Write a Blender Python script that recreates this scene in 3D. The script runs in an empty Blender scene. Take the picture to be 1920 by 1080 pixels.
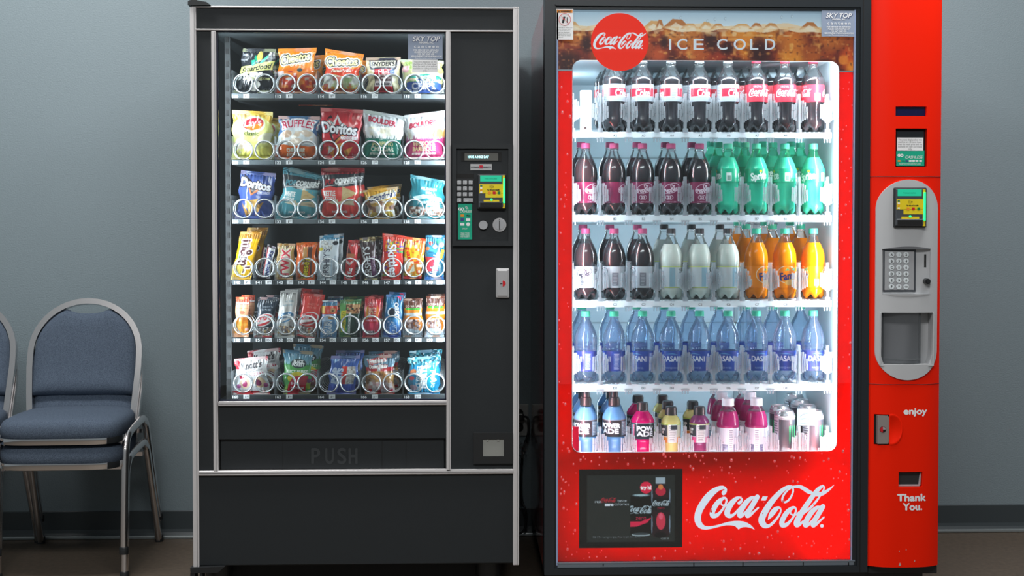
import bpy, bmesh, math, random
import numpy as np
from mathutils import Vector, Matrix
random.seed(7)
rng = np.random.default_rng(7)
scene = bpy.context.scene
COL = scene.collection
PI = math.pi
# ---------------------------------------------------------------- camera frame (1920 x 1080)
F, PX, PY = 2340.0, 960.0, 492.0
VPX, VPY = 883.0, 437.0
CAM = Vector((0.0, -4.65, 1.132))
FR = -0.93                                   # front plane of both machines; the wall is Y = 0
ph = math.atan((PY - VPY) / F)
th = math.atan((PX - VPX) / F * math.cos(ph))
RV = Vector((math.cos(th), -math.sin(th), 0))
FV = Vector((math.sin(th) * math.cos(ph), math.cos(th) * math.cos(ph), -math.sin(ph)))
UV = RV.cross(FV)

def W(x, y, Y):
    d = FV + RV * ((x - PX) / F) + UV * ((PY - y) / F)
    return CAM + d * ((Y - CAM.y) / d.y)

def rect(x0, y0, x1, y1, Y):
    xm, ym = (x0 + x1) / 2, (y0 + y1) / 2
    return W(x0, ym, Y).x, W(x1, ym, Y).x, W(xm, y1, Y).z, W(xm, y0, Y).z

# ---------------------------------------------------------------- objects
WM = {}

def place(o, parent=None, origin=None):
    COL.objects.link(o)
    o.location = origin or (0, 0, 0)
    WM[o.name] = Matrix.Translation(Vector(origin or (0, 0, 0)))
    if parent is not None:
        o.parent = parent
        o.matrix_parent_inverse = WM[parent.name].inverted()
    return o

def tag(o, label=None, cat=None, group=None, kind=None):
    if label: o['label'] = label
    if cat: o['category'] = cat
    if group: o['group'] = group
    if kind: o['kind'] = kind
    return o

def empty(name, loc, label=None, cat=None, group=None):
    o = bpy.data.objects.new(name, None)
    o.empty_display_size = 0.05
    place(o, None, Vector(loc))
    return tag(o, label, cat, group)

def dup(root, loc, label=None, group=None, rz=None, lab_rot=None):
    def cp(o, parent):
        c = o.copy()
        COL.objects.link(c)
        if parent is not None:
            c.parent = parent
            c.matrix_parent_inverse = o.matrix_parent_inverse.copy()
        for ch in list(o.children):
            cp(ch, c)
        return c
    r = cp(root, None)
    r.location = loc
    if rz is not None: r.rotation_euler.z = rz
    if label: r['label'] = label
    if group: r['group'] = group
    if lab_rot is not None: spin(r, lab_rot)
    return r

def spin(r, a):
    for ch in r.children:
        if ch.name.startswith('label'):
            ch.rotation_euler.z = a

class MB:
    def __init__(s):
        s.bm = bmesh.new()
    def _mi(s, faces, mi):
        for f in faces: f.material_index = mi
    def box(s, x0, x1, y0, y1, z0, z1, mi=0, bev=0.0, seg=1):
        b = bmesh.new()
        r = bmesh.ops.create_cube(b, size=1)
        for v in b.verts:
            v.co = Vector((x0 + (v.co.x + .5) * (x1 - x0), y0 + (v.co.y + .5) * (y1 - y0), z0 + (v.co.z + .5) * (z1 - z0)))
        if bev > 0:
            bmesh.ops.bevel(b, geom=list(b.edges), offset=bev, segments=seg, affect='EDGES', profile=.5)
        s.add(b, mi); return s
    def pbox(s, x0, y0, x1, y1, Y, dep, mi=0, bev=0.0, seg=1):
        a, b, c, d = rect(x0, y0, x1, y1, Y)
        return s.box(a, b, Y, Y + dep, c, d, mi, bev, seg)
    def add(s, b, mi=None):
        off = {}
        for v in b.verts: off[v] = s.bm.verts.new(v.co)
        for f in b.faces:
            try:
                n = s.bm.faces.new([off[v] for v in f.verts])
                n.material_index = f.material_index if mi is None else mi
            except ValueError: pass
        b.free()
    def tube(s, pts, r, n=8, mi=0, closed=False, rot=0.0, flat=1.0):
        pts = [Vector(p) for p in pts]
        m = len(pts); rings = []
        up = None
        for i, p in enumerate(pts):
            if closed: t = pts[(i + 1) % m] - pts[i - 1]
            else: t = pts[min(i + 1, m - 1)] - pts[max(i - 1, 0)]
            t.normalize()
            if up is None:
                up = Vector((0, 0, 1)) if abs(t.z) < .9 else Vector((1, 0, 0))
            a = t.cross(up)
            if a.length < 1e-6: a = t.orthogonal()
            a.normalize(); up2 = a.cross(t).normalized(); up = up2
            rr = r[i] if isinstance(r, (list, tuple)) else r
            rings.append([s.bm.verts.new(p + (a * math.cos(rot + 2 * PI * k / n) + up2 * flat * math.sin(rot + 2 * PI * k / n)) * rr) for k in range(n)])
        rg = range(m) if closed else range(m - 1)
        for i in rg:
            A, B = rings[i], rings[(i + 1) % m]
            for k in range(n):
                f = s.bm.faces.new((A[k], A[(k + 1) % n], B[(k + 1) % n], B[k])); f.material_index = mi
        if not closed:
            for R in (rings[0], rings[-1]):
                f = s.bm.faces.new(R); f.material_index = mi
        return s
    def lathe(s, prof, n=24, c=(0, 0, 0), mi=0, petal=0, caps=True):
        c = Vector(c); rings = []
        zt = prof[-1][1]
        for r, z in prof:
            R = []
            for k in range(n):
                a = 2 * PI * k / n; zz = z
                rr = r
                if petal and z < petal:
                    w = 1 - z / petal
                    lift = .5 - .5 * math.cos(5 * a)
                    zz = z + w * petal * .55 * lift
                    rr = r * (1 - .10 * w * lift)
                R.append(s.bm.verts.new(c + Vector((rr * math.sin(a), -rr * math.cos(a), zz))))
            rings.append(R)
        for A, B in zip(rings, rings[1:]):
            for k in range(n):
                f = s.bm.faces.new((A[k], A[(k + 1) % n], B[(k + 1) % n], B[k])); f.material_index = mi
        if caps:
            for R in (rings[0], rings[-1]):
                f = s.bm.faces.new(R); f.material_index = mi
        return s
    def disc(s, cx, cz, r, Y, dep, n=32, mi=0, rz=None):
        pts = [(cx + r * math.cos(2 * PI * k / n), cz + (rz or r) * math.sin(2 * PI * k / n)) for k in range(n)]
        return s.prism(pts, Y, Y + dep, mi)
    def prism(s, pts, y0, y1, mi=0):
        A = [s.bm.verts.new((x, y0, z)) for x, z in pts]
        B = [s.bm.verts.new((x, y1, z)) for x, z in pts]
        n = len(pts); fs = [s.bm.faces.new(A), s.bm.faces.new(B[::-1])]
        for k in range(n):
            fs.append(s.bm.faces.new((A[k], B[k], B[(k + 1) % n], A[(k + 1) % n])))
        s._mi(fs, mi); return s
    def plate(s, outer, holes, y0, y1, mi=0):
        b = bmesh.new()
        for loop in [outer] + holes:
            vs = [b.verts.new((x, y0, z)) for x, z in loop]
            for k in range(len(vs)): b.edges.new((vs[k], vs[(k + 1) % len(vs)]))
        bmesh.ops.triangle_fill(b, use_beauty=True, use_dissolve=False, edges=list(b.edges), normal=(0, -1, 0))
        r = bmesh.ops.extrude_face_region(b, geom=list(b.faces))
        for v in [g for g in r['geom'] if isinstance(g, bmesh.types.BMVert)]: v.co.y = y1
        s.add(b, mi); return s
    def tris(s, V, T, mi=0):
        vs = [s.bm.verts.new(v) for v in V]
        for t in T:
            try:
                f = s.bm.faces.new([vs[i] for i in t]); f.material_index = mi
            except ValueError: pass
        return s
    def text(s, st, cx, cz, h, Y, w=None, mi=0, sh=0, bold=0, surf=None):
        V, T, (a, b, c, d) = glyphs(st)
        k = h / .73; kx = k if w is None else w / max(b - a, 1e-6)
        mx, mz = (a + b) / 2, .365
        offs = [(0, 0)] if not bold else [(0, 0)] + [(bold * math.cos(q), bold * math.sin(q)) for q in (0, PI / 2, PI, 3 * PI / 2)]
        for i, (ox, oz) in enumerate(offs):
            P = []
            for x, z in V:
                X = cx + (x - mx) * kx + (z - mz) * k * sh + ox; Z = cz + (z - mz) * k + oz
                P.append((X, (surf(X, Z) if surf else Y) - i * 6e-5, Z))
            s.tris(P, T, mi)
        return s
    def build(s, name, mats, parent=None, origin=None, smooth=None, recalc=True):
        me = bpy.data.meshes.new(name)
        if recalc: bmesh.ops.recalc_face_normals(s.bm, faces=list(s.bm.faces))
        if origin is not None:
            bmesh.ops.translate(s.bm, verts=list(s.bm.verts), vec=-Vector(origin))
        s.bm.to_mesh(me); s.bm.free()
        for m in (mats if isinstance(mats, (list, tuple)) else [mats]): me.materials.append(m)
        if smooth is not None:
            me.shade_smooth(); me.set_sharp_from_angle(angle=math.radians(smooth))
        return place(bpy.data.objects.new(name, me), parent, origin)

# ---------------------------------------------------------------- text outlines from the built-in font
GL = {}
def glyphs(st):
    if st in GL: return GL[st]
    cu = bpy.data.curves.new('t', 'FONT'); cu.body = st; cu.size = 1; cu.resolution_u = 4
    o = bpy.data.objects.new('t', cu)
    me = o.to_mesh()
    V = [(v.co.x, v.co.y) for v in me.vertices]
    me.calc_loop_triangles()
    T = [tuple(t.vertices) for t in me.loop_triangles]
    o.to_mesh_clear(); bpy.data.objects.remove(o); bpy.data.curves.remove(cu)
    if V:
        xs = [v[0] for v in V]; ys = [v[1] for v in V]
        bb = (min(xs), max(xs), min(ys), max(ys))
    else: bb = (0, 1, 0, 1)
    GL[st] = (V, T, bb)
    return GL[st]

# ---------------------------------------------------------------- colour
def s2l(c):
    c = np.asarray(c, float)
    return np.where(c <= .04045, c / 12.92, ((c + .055) / 1.055) ** 2.4)
def C(c):
    if isinstance(c, str):
        c = c.lstrip('#'); c = c if len(c) == 6 else ''.join(q * 2 for q in c); return np.array([int(c[i:i + 2], 16) / 255 for i in (0, 2, 4)])
    return np.array(c, float) / 255
def L(c): return tuple(float(x) for x in s2l(C(c))) + (1.0,)

# ---------------------------------------------------------------- small printer: draws packet artwork into an array
SS = 2
BS = 1.0
class Pic:
    def __init__(s, w, h, bg):
        s.W, s.H = max(4, int(w)) * SS, max(4, int(h)) * SS
        s.a = np.empty((s.H, s.W, 3)); s.a[:] = C(bg)
    def put(s, m, c, al=1.0):
        m = (m * al)[..., None]; s.a = s.a * (1 - m) + C(c) * m
    def r(s, x0, y0, x1, y1, c, al=1.0):
        i0, i1 = max(0, int(round(x0 * s.W))), int(round(x1 * s.W)); j0, j1 = max(0, int(round(y0 * s.H))), int(round(y1 * s.H))
        s.a[j0:j1, i0:i1] = s.a[j0:j1, i0:i1] * (1 - al) + C(c) * al; return s
    def g(s, y0, y1, c0, c1):
        j0, j1 = int(y0 * s.H), int(y1 * s.H)
        t = np.linspace(0, 1, max(1, j1 - j0))[:, None, None]
        s.a[j0:j1] = C(c0) * (1 - t) + C(c1) * t; return s
    def e(s, cx, cy, rx, ry, c, rot=0, al=1.0, soft=0):
        Y, X = np.mgrid[0:s.H, 0:s.W]
        dx, dy = X - cx * s.W, Y - cy * s.H
        a = math.radians(rot); u = dx * math.cos(a) + dy * math.sin(a); v = -dx * math.sin(a) + dy * math.cos(a)
        q = (u / (rx * s.W)) ** 2 + (v / (ry * s.W)) ** 2
        s.put(np.clip((1 - q) / soft, 0, 1) if soft else (q < 1).astype(float), c, al); return s
    def _poly(s, P, m=None):
        P = np.asarray(P, float); m = np.zeros((s.H, s.W), bool) if m is None else m
        x0, x1 = max(0, int(P[:, 0].min())), min(s.W, int(P[:, 0].max()) + 2)
        y0, y1 = max(0, int(P[:, 1].min())), min(s.H, int(P[:, 1].max()) + 2)
        if x1 <= x0 or y1 <= y0: return m
        Y, X = np.mgrid[y0:y1, x0:x1]; Y = Y + .5; X = X + .5
        ins = np.zeros(X.shape, bool)
        n = len(P)
        for i in range(n):
            (ax, ay), (bx, by) = P[i], P[(i + 1) % n]
            if ay == by: continue
            ins ^= ((ay > Y) != (by > Y)) & (X < (bx - ax) * (Y - ay) / (by - ay) + ax)
        m[y0:y1, x0:x1] |= ins; return m
    def p(s, pts, c, al=1.0):
        s.put(s._poly([(x * s.W, y * s.H) for x, y in pts]).astype(float), c, al); return s
    def logo(s, cx, cy, w, c, rot=0, clip=None):
        m = np.zeros((s.H, s.W), bool); a = math.radians(rot)
        for poly in LOGO:
            s._poly([(cx * s.W + (x * math.cos(a) - y * math.sin(a)) * w * s.W, cy * s.H + (x * math.sin(a) + y * math.cos(a)) * w * s.W) for x, y in poly], m)
        m = m.astype(float)
        if clip: m[:, :int(clip[0] * s.W)] = 0; m[:, int(clip[1] * s.W):] = 0
        s.put(m, c); return s
    def t(s, st, cx, cy, h, c, w=None, rot=0, sh=0, b=0, arc=0, out=None, ow=0, al=1.0):
        V, T, (x0, x1, y0, y1) = glyphs(st); b *= BS; ow *= BS ** .5
        k = h * s.W / .73; kx = k if w is None else w * s.W / max(x1 - x0, 1e-6)
        a = math.radians(rot); P = []
        for x, y in V:
            X = (x - (x0 + x1) / 2) * kx + (y - .365) * k * sh; Y = -(y - .365) * k
            Y += arc * (X / (kx * (x1 - x0) / 2)) ** 2 * s.W
            P.append((cx * s.W + X * math.cos(a) - Y * math.sin(a), cy * s.H + X * math.sin(a) + Y * math.cos(a)))
        m = np.zeros((s.H, s.W), bool)
        for t in T:
            q = np.array([P[i] for i in t])
            ax, bx = max(0, int(q[:, 0].min())), min(s.W, int(q[:, 0].max()) + 2)
            ay, by = max(0, int(q[:, 1].min())), min(s.H, int(q[:, 1].max()) + 2)
            if bx <= ax or by <= ay: continue
            Y, X = np.mgrid[ay:by, ax:bx]; Y = Y + .5; X = X + .5
            d = [(q[(i + 1) % 3, 0] - q[i, 0]) * (Y - q[i, 1]) - (q[(i + 1) % 3, 1] - q[i, 1]) * (X - q[i, 0]) for i in range(3)]
            m[ay:by, ax:bx] |= ((d[0] >= 0) & (d[1] >= 0) & (d[2] >= 0)) | ((d[0] <= 0) & (d[1] <= 0) & (d[2] <= 0))
        def dil(m, r):
            o = m.copy(); r = int(round(r * s.W))
            for dy in range(-r, r + 1):
                for dx in range(-r, r + 1):
                    if dx * dx + dy * dy <= r * r + 1:
                        o |= np.roll(np.roll(m, dy, 0), dx, 1)
            return o
        if out: s.put(dil(m, b + ow).astype(float), out, al)
        s.put((dil(m, b) if b else m).astype(float), c, al); return s
    def n(s, x0, y0, x1, y1, cols, cell=.06, th=.5, al=1.0, seed=1):
        r = np.random.default_rng(seed)
        i0, i1, j0, j1 = int(x0 * s.W), int(x1 * s.W), int(y0 * s.H), int(y1 * s.H)
        if i1 <= i0 or j1 <= j0: return s
        for c in cols:
            gx, gy = int((i1 - i0) / (cell * s.W)) + 3, int((j1 - j0) / (cell * s.W)) + 3
            g = r.random((gy, gx))
            yy = np.linspace(0, gy - 1.001, j1 - j0); xx = np.linspace(0, gx - 1.001, i1 - i0)
            yi, xi = yy.astype(int), xx.astype(int); fy, fx = (yy - yi)[:, None], (xx - xi)[None]
            fy = fy * fy * (3 - 2 * fy); fx = fx * fx * (3 - 2 * fx)
            v = (g[yi][:, xi] * (1 - fx) + g[yi][:, xi + 1] * fx) * (1 - fy) + (g[yi + 1][:, xi] * (1 - fx) + g[yi + 1][:, xi + 1] * fx) * fy
            m = np.clip((v - th) * 6, 0, 1)[..., None] * al
            s.a[j0:j1, i0:i1] = s.a[j0:j1, i0:i1] * (1 - m) + C(c) * m
        return s
    def lines(s, x0, y0, x1, y1, n, c, al=.8, seed=3):
        r = np.random.default_rng(seed)
        for i in range(n):
            y = y0 + (y1 - y0) * (i + .3) / n
            s.r(x0 + (x1 - x0) * r.random() * .12, y, x1 - (x1 - x0) * r.random() * .3, y + (y1 - y0) / n * .45, c, al)
        return s
    def out(s):
        a = s.a.reshape(s.H // SS, SS, s.W // SS, SS, 3).mean((1, 3))
        return s2l(np.clip(a, 0, 1))

# ---------------------------------------------------------------- the script logo, drawn as pen strokes
def crom(P, k=6):
    P = np.array(P, float); o = []
    for i in range(len(P) - 1):
        a, b, c, d = P[max(i - 1, 0)], P[i], P[i + 1], P[min(i + 2, len(P) - 1)]
        for t in np.arange(k) / k:
            o.append(.5 * (2 * b + (c - a) * t + (2 * a - 5 * b + 4 * c - d) * t * t + (3 * b - a - 3 * c + d) * t ** 3))
    o.append(P[-1]); return np.array(o)
def ribbon(P):
    Q = crom(P); t = np.gradient(Q[:, :2], axis=0); t /= np.linalg.norm(t, axis=1)[:, None] + 1e-9
    nrm = np.stack([-t[:, 1], t[:, 0]], 1); A = Q[:, :2] + nrm * Q[:, 2:] / 2; B = Q[:, :2] - nrm * Q[:, 2:] / 2
    out = [[A[i], A[i + 1], B[i + 1], B[i]] for i in range(len(Q) - 1)]
    for i in range(0, len(Q), 3):
        r = Q[i, 2] / 2
        if r > 6: out.append([Q[i, :2] + r * .985 * np.array((math.cos(q), math.sin(q))) for q in np.linspace(0, 2 * PI, 13)[:-1]])
    return out
def off(P, dx, dy): return [(x + dx, y + dy, w) for x, y, w in P]
o1 = [(668,372,36),(620,378,60),(540,440,88),(470,530,95),(420,640,95),(430,705,95),(500,700,75),(570,640,50),(630,560,42),(672,480,38),(686,420,38),(668,372,36)]
lp = [(590,455,14),(585,490,24),(625,514,34),(690,510,30),(745,465,40)]
c1 = [(925,470,66),(962,440,50),(975,395,40),(935,365,40),(860,395,80),(770,490,105),(710,600,108),(705,680,108),(755,715,78),(820,690,52),(890,620,44),(960,540,40),(1000,490,40)]
a1 = [(1205,362,40),(1150,380,70),(1060,460,95),(985,570,100),(940,670,100),(945,712,90),(990,700,60),(1060,630,36),(1130,530,30),(1195,420,26)]
a2 = [(1268,356,92),(1220,440,95),(1150,560,95),(1095,650,95),(1085,710,90),(1130,700,62),(1200,640,44),(1290,560,30)]
Cb = [(620,140),(670,165),(697,210),(690,260),(665,305),(630,325),(600,310),(590,275),(605,240),(640,222),(655,212),(635,205),(590,215),(530,245),(460,310),(380,400),(300,510),(240,610),(210,690),(205,760),(215,820),(245,870),(290,900),(350,908),(430,900),(540,875),(640,845),(740,820),(840,808),(930,808),(1010,818),(1080,845),(1140,880),(1190,930),(1225,980),(1190,962),(1130,938),(1060,925),(1000,928),(950,945),(918,972),(890,945),(860,915),(820,898),(760,890),(680,890),(600,905),(500,930),(400,955),(300,968),(220,960),(160,930),(115,880),(85,810),(78,730),(90,650),(120,560),(170,465),(240,360),(320,270),(410,200),(500,158),(560,142)]
D2 = 1276.6
C2 = [(640,160,40),(560,175,62),(450,250,84),(340,360,100),(240,480,112),(150,620,120),(90,740,124),(80,820,124),(130,895,108),(210,908,62),(290,850,52),(370,760,42),(425,670,34),(438,600,30),(405,560,44),(345,590,90),(290,650,100),(245,715,80),(195,795,4)]
C2l = [(640,175,34),(670,210,34),(665,280,36),(620,380,38),(550,450,38),(490,455,38),(465,410,38),(490,330,38),(560,240,36),(630,190,34)]
sw = [(650,172,40),(720,168,50),(800,170,66),(880,208,74),(960,262,78),(1020,285,60)]
tl = [(1085,330,50),(1150,315,80),(1230,300,74),(1310,255,56),(1380,205,36),(1450,138,4)]
l1 = [(1235,160,44),(1170,200,70),(1080,300,86),(980,440,92),(880,590,100),(790,740,110),(745,840,114),(750,890,104),(800,880,60),(860,830,40)]
l2 = [(1235,155,40),(1262,185,32),(1245,240,30),(1180,350,34),(1100,460,44),(1000,570,46),(900,650,44),(850,690,40)]
polys = [Cb, [(1372,344),(1468,348),(1431,428),(1338,425)]]
for P in (o1, lp, c1, a1, a2): polys += ribbon(P)
for P in (C2, C2l, sw, tl, off(o1, 42, 188), off(lp, 42, 188), l1, l2, off(a1, -30, 190), off(a2, -30, 190)): polys += ribbon(off(P, D2, 0))
polys += [[(D2 + 1222 + r * math.cos(q), 915 + r * math.sin(q)) for q in np.linspace(0, 2 * PI, 17)[:-1]] for r in (34,)]
LOGO = [[((x - 1402) / 2650, (y - 557) / 2650) for x, y in [tuple(v)[:2] for v in P]] for P in polys]
LOGO_W = (1450 + D2 - 78) / 2650
def logo_mesh(mb, cx, cz, w, Y, mi=0):
    """w = full width of the logo; every stroke piece sits a hair in front of the one before."""
    k = w / LOGO_W
    for i, P in enumerate(LOGO):
        pts = [(cx + x * k, cz - y * k) for x, y in P]
        vs = [mb.bm.verts.new((x, Y - (i % 7) * 1.5e-5, z)) for x, z in pts]
        if len(pts) > 20:
            es = [mb.bm.edges.new((vs[j], vs[(j + 1) % len(vs)])) for j in range(len(vs))]
            r = bmesh.ops.triangle_fill(mb.bm, use_beauty=True, edges=es, normal=(0, -1, 0))
            for g in r['geom']:
                if isinstance(g, bmesh.types.BMFace): g.material_index = mi
        else:
            try: f = mb.bm.faces.new(vs); f.material_index = mi
            except ValueError: pass

# ---------------------------------------------------------------- materials
def newmat(name):
    m = bpy.data.materials.new(name); m.use_nodes = True
    nt = m.node_tree; nt.nodes.clear()
    out = nt.nodes.new('ShaderNodeOutputMaterial')
    return m, nt, out
def N(nt, typ, **kw):
    n = nt.nodes.new(typ)
    for k, v in kw.items():
        if k in n.inputs: n.inputs[k].default_value = v
        else: setattr(n, k, v)
    return n
def mat(name, col, rough=.5, metal=0.0, bump=None, var=0.0, vscale=40, coat=0.0, emit=0.0, spec=.5, dark=None):
    m, nt, out = newmat(name)
    p = N(nt, 'ShaderNodeBsdfPrincipled'); nt.links.new(p.outputs[0], out.inputs[0])
    p.inputs['Base Color'].default_value = L(col); p.inputs['Roughness'].default_value = rough; p.inputs['Metallic'].default_value = metal
    p.inputs['Specular IOR Level'].default_value = spec; p.inputs['Coat Weight'].default_value = coat; p.inputs['Coat Roughness'].default_value = .06
    tc = N(nt, 'ShaderNodeTexCoord')
    if var or dark:
        nz = N(nt, 'ShaderNodeTexNoise', Scale=vscale, Detail=5.0)
        nt.links.new(tc.outputs['Object'], nz.inputs['Vector'])
        mx = N(nt, 'ShaderNodeMix', data_type='RGBA')
        c = L(col)
        mx.inputs[6].default_value = L(dark) if dark else tuple(x * (1 - var) for x in c[:3]) + (1,)
        mx.inputs[7].default_value = c if dark else tuple(min(1, x * (1 + var)) for x in c[:3]) + (1,)
        nt.links.new(nz.outputs['Fac'], mx.inputs[0]); nt.links.new(mx.outputs[2], p.inputs['Base Color'])
    if bump:
        nz2 = N(nt, 'ShaderNodeTexNoise', Scale=bump[0], Detail=3.0)
        nt.links.new(tc.outputs['Object'], nz2.inputs['Vector'])
        b = N(nt, 'ShaderNodeBump', Strength=bump[1], Distance=bump[2] if len(bump) > 2 else .002)
        nt.links.new(nz2.outputs['Fac'], b.inputs['Height']); nt.links.new(b.outputs[0], p.inputs['Normal'])
    if emit:
        p.inputs['Emission Color'].default_value = L(col); p.inputs['Emission Strength'].default_value = emit
    return m
def vcmat(name, rough=.3, coat=0.0, emit=0.0, metal=0.0, spec=.5, base=1.0):
    m, nt, out = newmat(name)
    p = N(nt, 'ShaderNodeBsdfPrincipled'); nt.links.new(p.outputs[0], out.inputs[0])
    at = N(nt, 'ShaderNodeAttribute', attribute_name='Col')
    if base > 0: nt.links.new(at.outputs['Color'], p.inputs['Base Color'])
    else: p.inputs['Base Color'].default_value = (.01, .01, .01, 1)
    p.inputs['Roughness'].default_value = rough; p.inputs['Coat Weight'].default_value = coat; p.inputs['Coat Roughness'].default_value = .1
    p.inputs['Metallic'].default_value = metal; p.inputs['Specular IOR Level'].default_value = spec
    if emit:
        nt.links.new(at.outputs['Color'], p.inputs['Emission Color']); p.inputs['Emission Strength'].default_value = emit
    return m
def clear(name, tint, refl=.06, rough=.03, white=0.0, ior=1.45, wcol=(235, 242, 248), edge=.6, bump=None):
    """thin clear plastic or glass: tinted transparency, Fresnel gloss, an optional milky share"""
    m, nt, out = newmat(name)
    tr = N(nt, 'ShaderNodeBsdfTransparent', Color=L(tint)); gl = N(nt, 'ShaderNodeBsdfGlossy', Roughness=rough, Color=(1, 1, 1, 1))
    fr = N(nt, 'ShaderNodeFresnel', IOR=ior)
    if bump:
        tc = N(nt, 'ShaderNodeTexCoord'); nz = N(nt, 'ShaderNodeTexNoise', Scale=bump[0], Detail=2.0); bp = N(nt, 'ShaderNodeBump', Strength=bump[1], Distance=.004)
        nt.links.new(tc.outputs['Object'], nz.inputs['Vector']); nt.links.new(nz.outputs['Fac'], bp.inputs['Height']); nt.links.new(bp.outputs[0], gl.inputs['Normal']); nt.links.new(bp.outputs[0], fr.inputs['Normal'])
    a = tr
    if white:
        df = N(nt, 'ShaderNodeBsdfDiffuse', Color=L(wcol)); ts = N(nt, 'ShaderNodeBsdfTranslucent', Color=L(wcol))
        ad = N(nt, 'ShaderNodeMixShader'); ad.inputs[0].default_value = .5
        nt.links.new(df.outputs[0], ad.inputs[1]); nt.links.new(ts.outputs[0], ad.inputs[2])
        mw = N(nt, 'ShaderNodeMixShader'); mw.inputs[0].default_value = white
        nt.links.new(tr.outputs[0], mw.inputs[1]); nt.links.new(ad.outputs[0], mw.inputs[2]); a = mw
    mx = N(nt, 'ShaderNodeMixShader')
    if edge:
        mth = N(nt, 'ShaderNodeMath', operation='MULTIPLY'); mth.inputs[1].default_value = edge
        nt.links.new(fr.outputs[0], mth.inputs[0]); nt.links.new(mth.outputs[0], mx.inputs[0])
    else: mx.inputs[0].default_value = refl
    nt.links.new(a.outputs[0], mx.inputs[1]); nt.links.new(gl.outputs[0], mx.inputs[2])
    nt.links.new(mx.outputs[0], out.inputs[0])
    return m
def trans(name, col, t=.5, rough=.15, coat=True, dens=0.0):
    """coloured liquid or film that lets light through: diffuse and translucent under gloss"""
    m, nt, out = newmat(name)
    df = N(nt, 'ShaderNodeBsdfDiffuse', Color=L(col)); ts = N(nt, 'ShaderNodeBsdfTranslucent', Color=L(col))
    a = N(nt, 'ShaderNodeMixShader'); a.inputs[0].default_value = t
    nt.links.new(df.outputs[0], a.inputs[1]); nt.links.new(ts.outputs[0], a.inputs[2])
    if dens:
        tr = N(nt, 'ShaderNodeBsdfTransparent', Color=L(col)); b = N(nt, 'ShaderNodeMixShader'); b.inputs[0].default_value = dens
        nt.links.new(a.outputs[0], b.inputs[1]); nt.links.new(tr.outputs[0], b.inputs[2]); a = b
    gl = N(nt, 'ShaderNodeBsdfGlossy', Roughness=rough); fr = N(nt, 'ShaderNodeFresnel', IOR=1.4)
    mx = N(nt, 'ShaderNodeMixShader'); nt.links.new(fr.outputs[0], mx.inputs[0])
    nt.links.new(a.outputs[0], mx.inputs[1]); nt.links.new(gl.outputs[0], mx.inputs[2]); nt.links.new(mx.outputs[0], out.inputs[0])
    return m

def grid_obj(name, P, colr, m, parent=None, origin=None, smooth=True, keep=None):
    """P: (h,w,3) points, colr: (h,w,3) linear colours"""
    h, w = P.shape[:2]
    idx = np.arange(h * w).reshape(h, w)
    Q = np.stack([idx[:-1, :-1], idx[1:, :-1], idx[1:, 1:], idx[:-1, 1:]], -1).reshape(-1, 4)
    if keep is not None: Q = Q[keep.reshape(-1)]
    me = bpy.data.meshes.new(name)
    V = P.reshape(-1, 3) - (np.array(origin) if origin is not None else 0)
    me.from_pydata(V.tolist(), [], Q.tolist())
    ca = me.color_attributes.new('Col', 'FLOAT_COLOR', 'POINT')
    ca.data.foreach_set('color', np.concatenate([colr.reshape(-1, 3), np.ones((h * w, 1))], 1).ravel().astype(np.float32))
    me.materials.append(m)
    if smooth: me.shade_smooth()
    return place(bpy.data.objects.new(name, me), parent, origin)
def flat_pic(name, x0, y0, x1, y1, Y, pic, m, parent):
    """a printed sheet facing the room, spanning the given rectangle"""
    a = pic.out(); h, w = a.shape[:2]
    X0, X1, Z0, Z1 = rect(x0, y0, x1, y1, Y)
    xs = np.linspace(X0, X1, w); zs = np.linspace(Z1, Z0, h)
    P = np.zeros((h, w, 3)); P[..., 0] = xs[None]; P[..., 1] = Y; P[..., 2] = zs[:, None]
    return grid_obj(name, P, a, m, parent, smooth=False)
# ================================================================ materials
m_wall = mat('wall_paint', (131, 146, 153), .62, bump=(190, .3, .004), var=.03, vscale=3)
m_floor = mat('floor_concrete', (112, 98, 84), .5, var=.3, vscale=55, bump=(400, .1), dark=(70, 62, 54))
m_base = mat('baseboard_rubber', (62, 70, 74), .45)
m_toe_highlight = mat('toe_highlight_grey', (168, 176, 178), .3, .6)
m_black = mat('textured_black', (24, 30, 34), .62, bump=(1500, .35), var=.22, vscale=500)
m_blackp = mat('black_plastic', (34, 36, 38), .42)
m_black2 = mat('black_frame', (36, 42, 47), .38)
m_void = mat('dark_void', (8, 8, 9), .7)
m_alu = mat('aluminium', (216, 213, 214), .42, .2, var=.04, vscale=30)
m_alu2 = mat('satin_silver', (190, 190, 192), .4, .35, bump=(900, .1))
m_chrome = mat('chrome', (240, 236, 236), .24, 1.0)
m_chrome2 = mat('bright_chrome', (238, 236, 236), .08, 1.0)
m_wire = mat('wire_chrome', (236, 238, 240), .26, .7)
m_liner = mat('cabinet_liner', (56, 63, 66), .6)
m_tray = mat('tray_grey', (70, 76, 80), .45, .2)
m_lip = mat('lip_grey', (104, 112, 116), .4)
m_white = mat('white_print', (252, 253, 255), .5)
m_whitep = mat('white_plastic', (232, 240, 244), .45)
m_ink = mat('ink', (22, 24, 28), .6)
m_glass = clear('window_glass', (248, 252, 252), rough=.01, edge=1.9)
m_strip = clear('clear_strip', (238, 244, 246), rough=.08, white=.12)
m_fabric = mat('blue_fabric', (112, 126, 145), .95, bump=(600, .9, .002), dark=(40, 50, 64), vscale=330, spec=.15)
m_redgloss = mat('red_enamel', (168, 22, 20), .22, coat=.8)
m_tower = mat('red_tower', (255, 34, 3), .45, spec=.15)
m_grey = mat('silver_plastic', (198, 200, 203), .45, .1, bump=(900, .08))
m_key = mat('key_grey', (172, 174, 178), .45)
m_green = mat('green_sticker', (22, 176, 140), .4)
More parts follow.
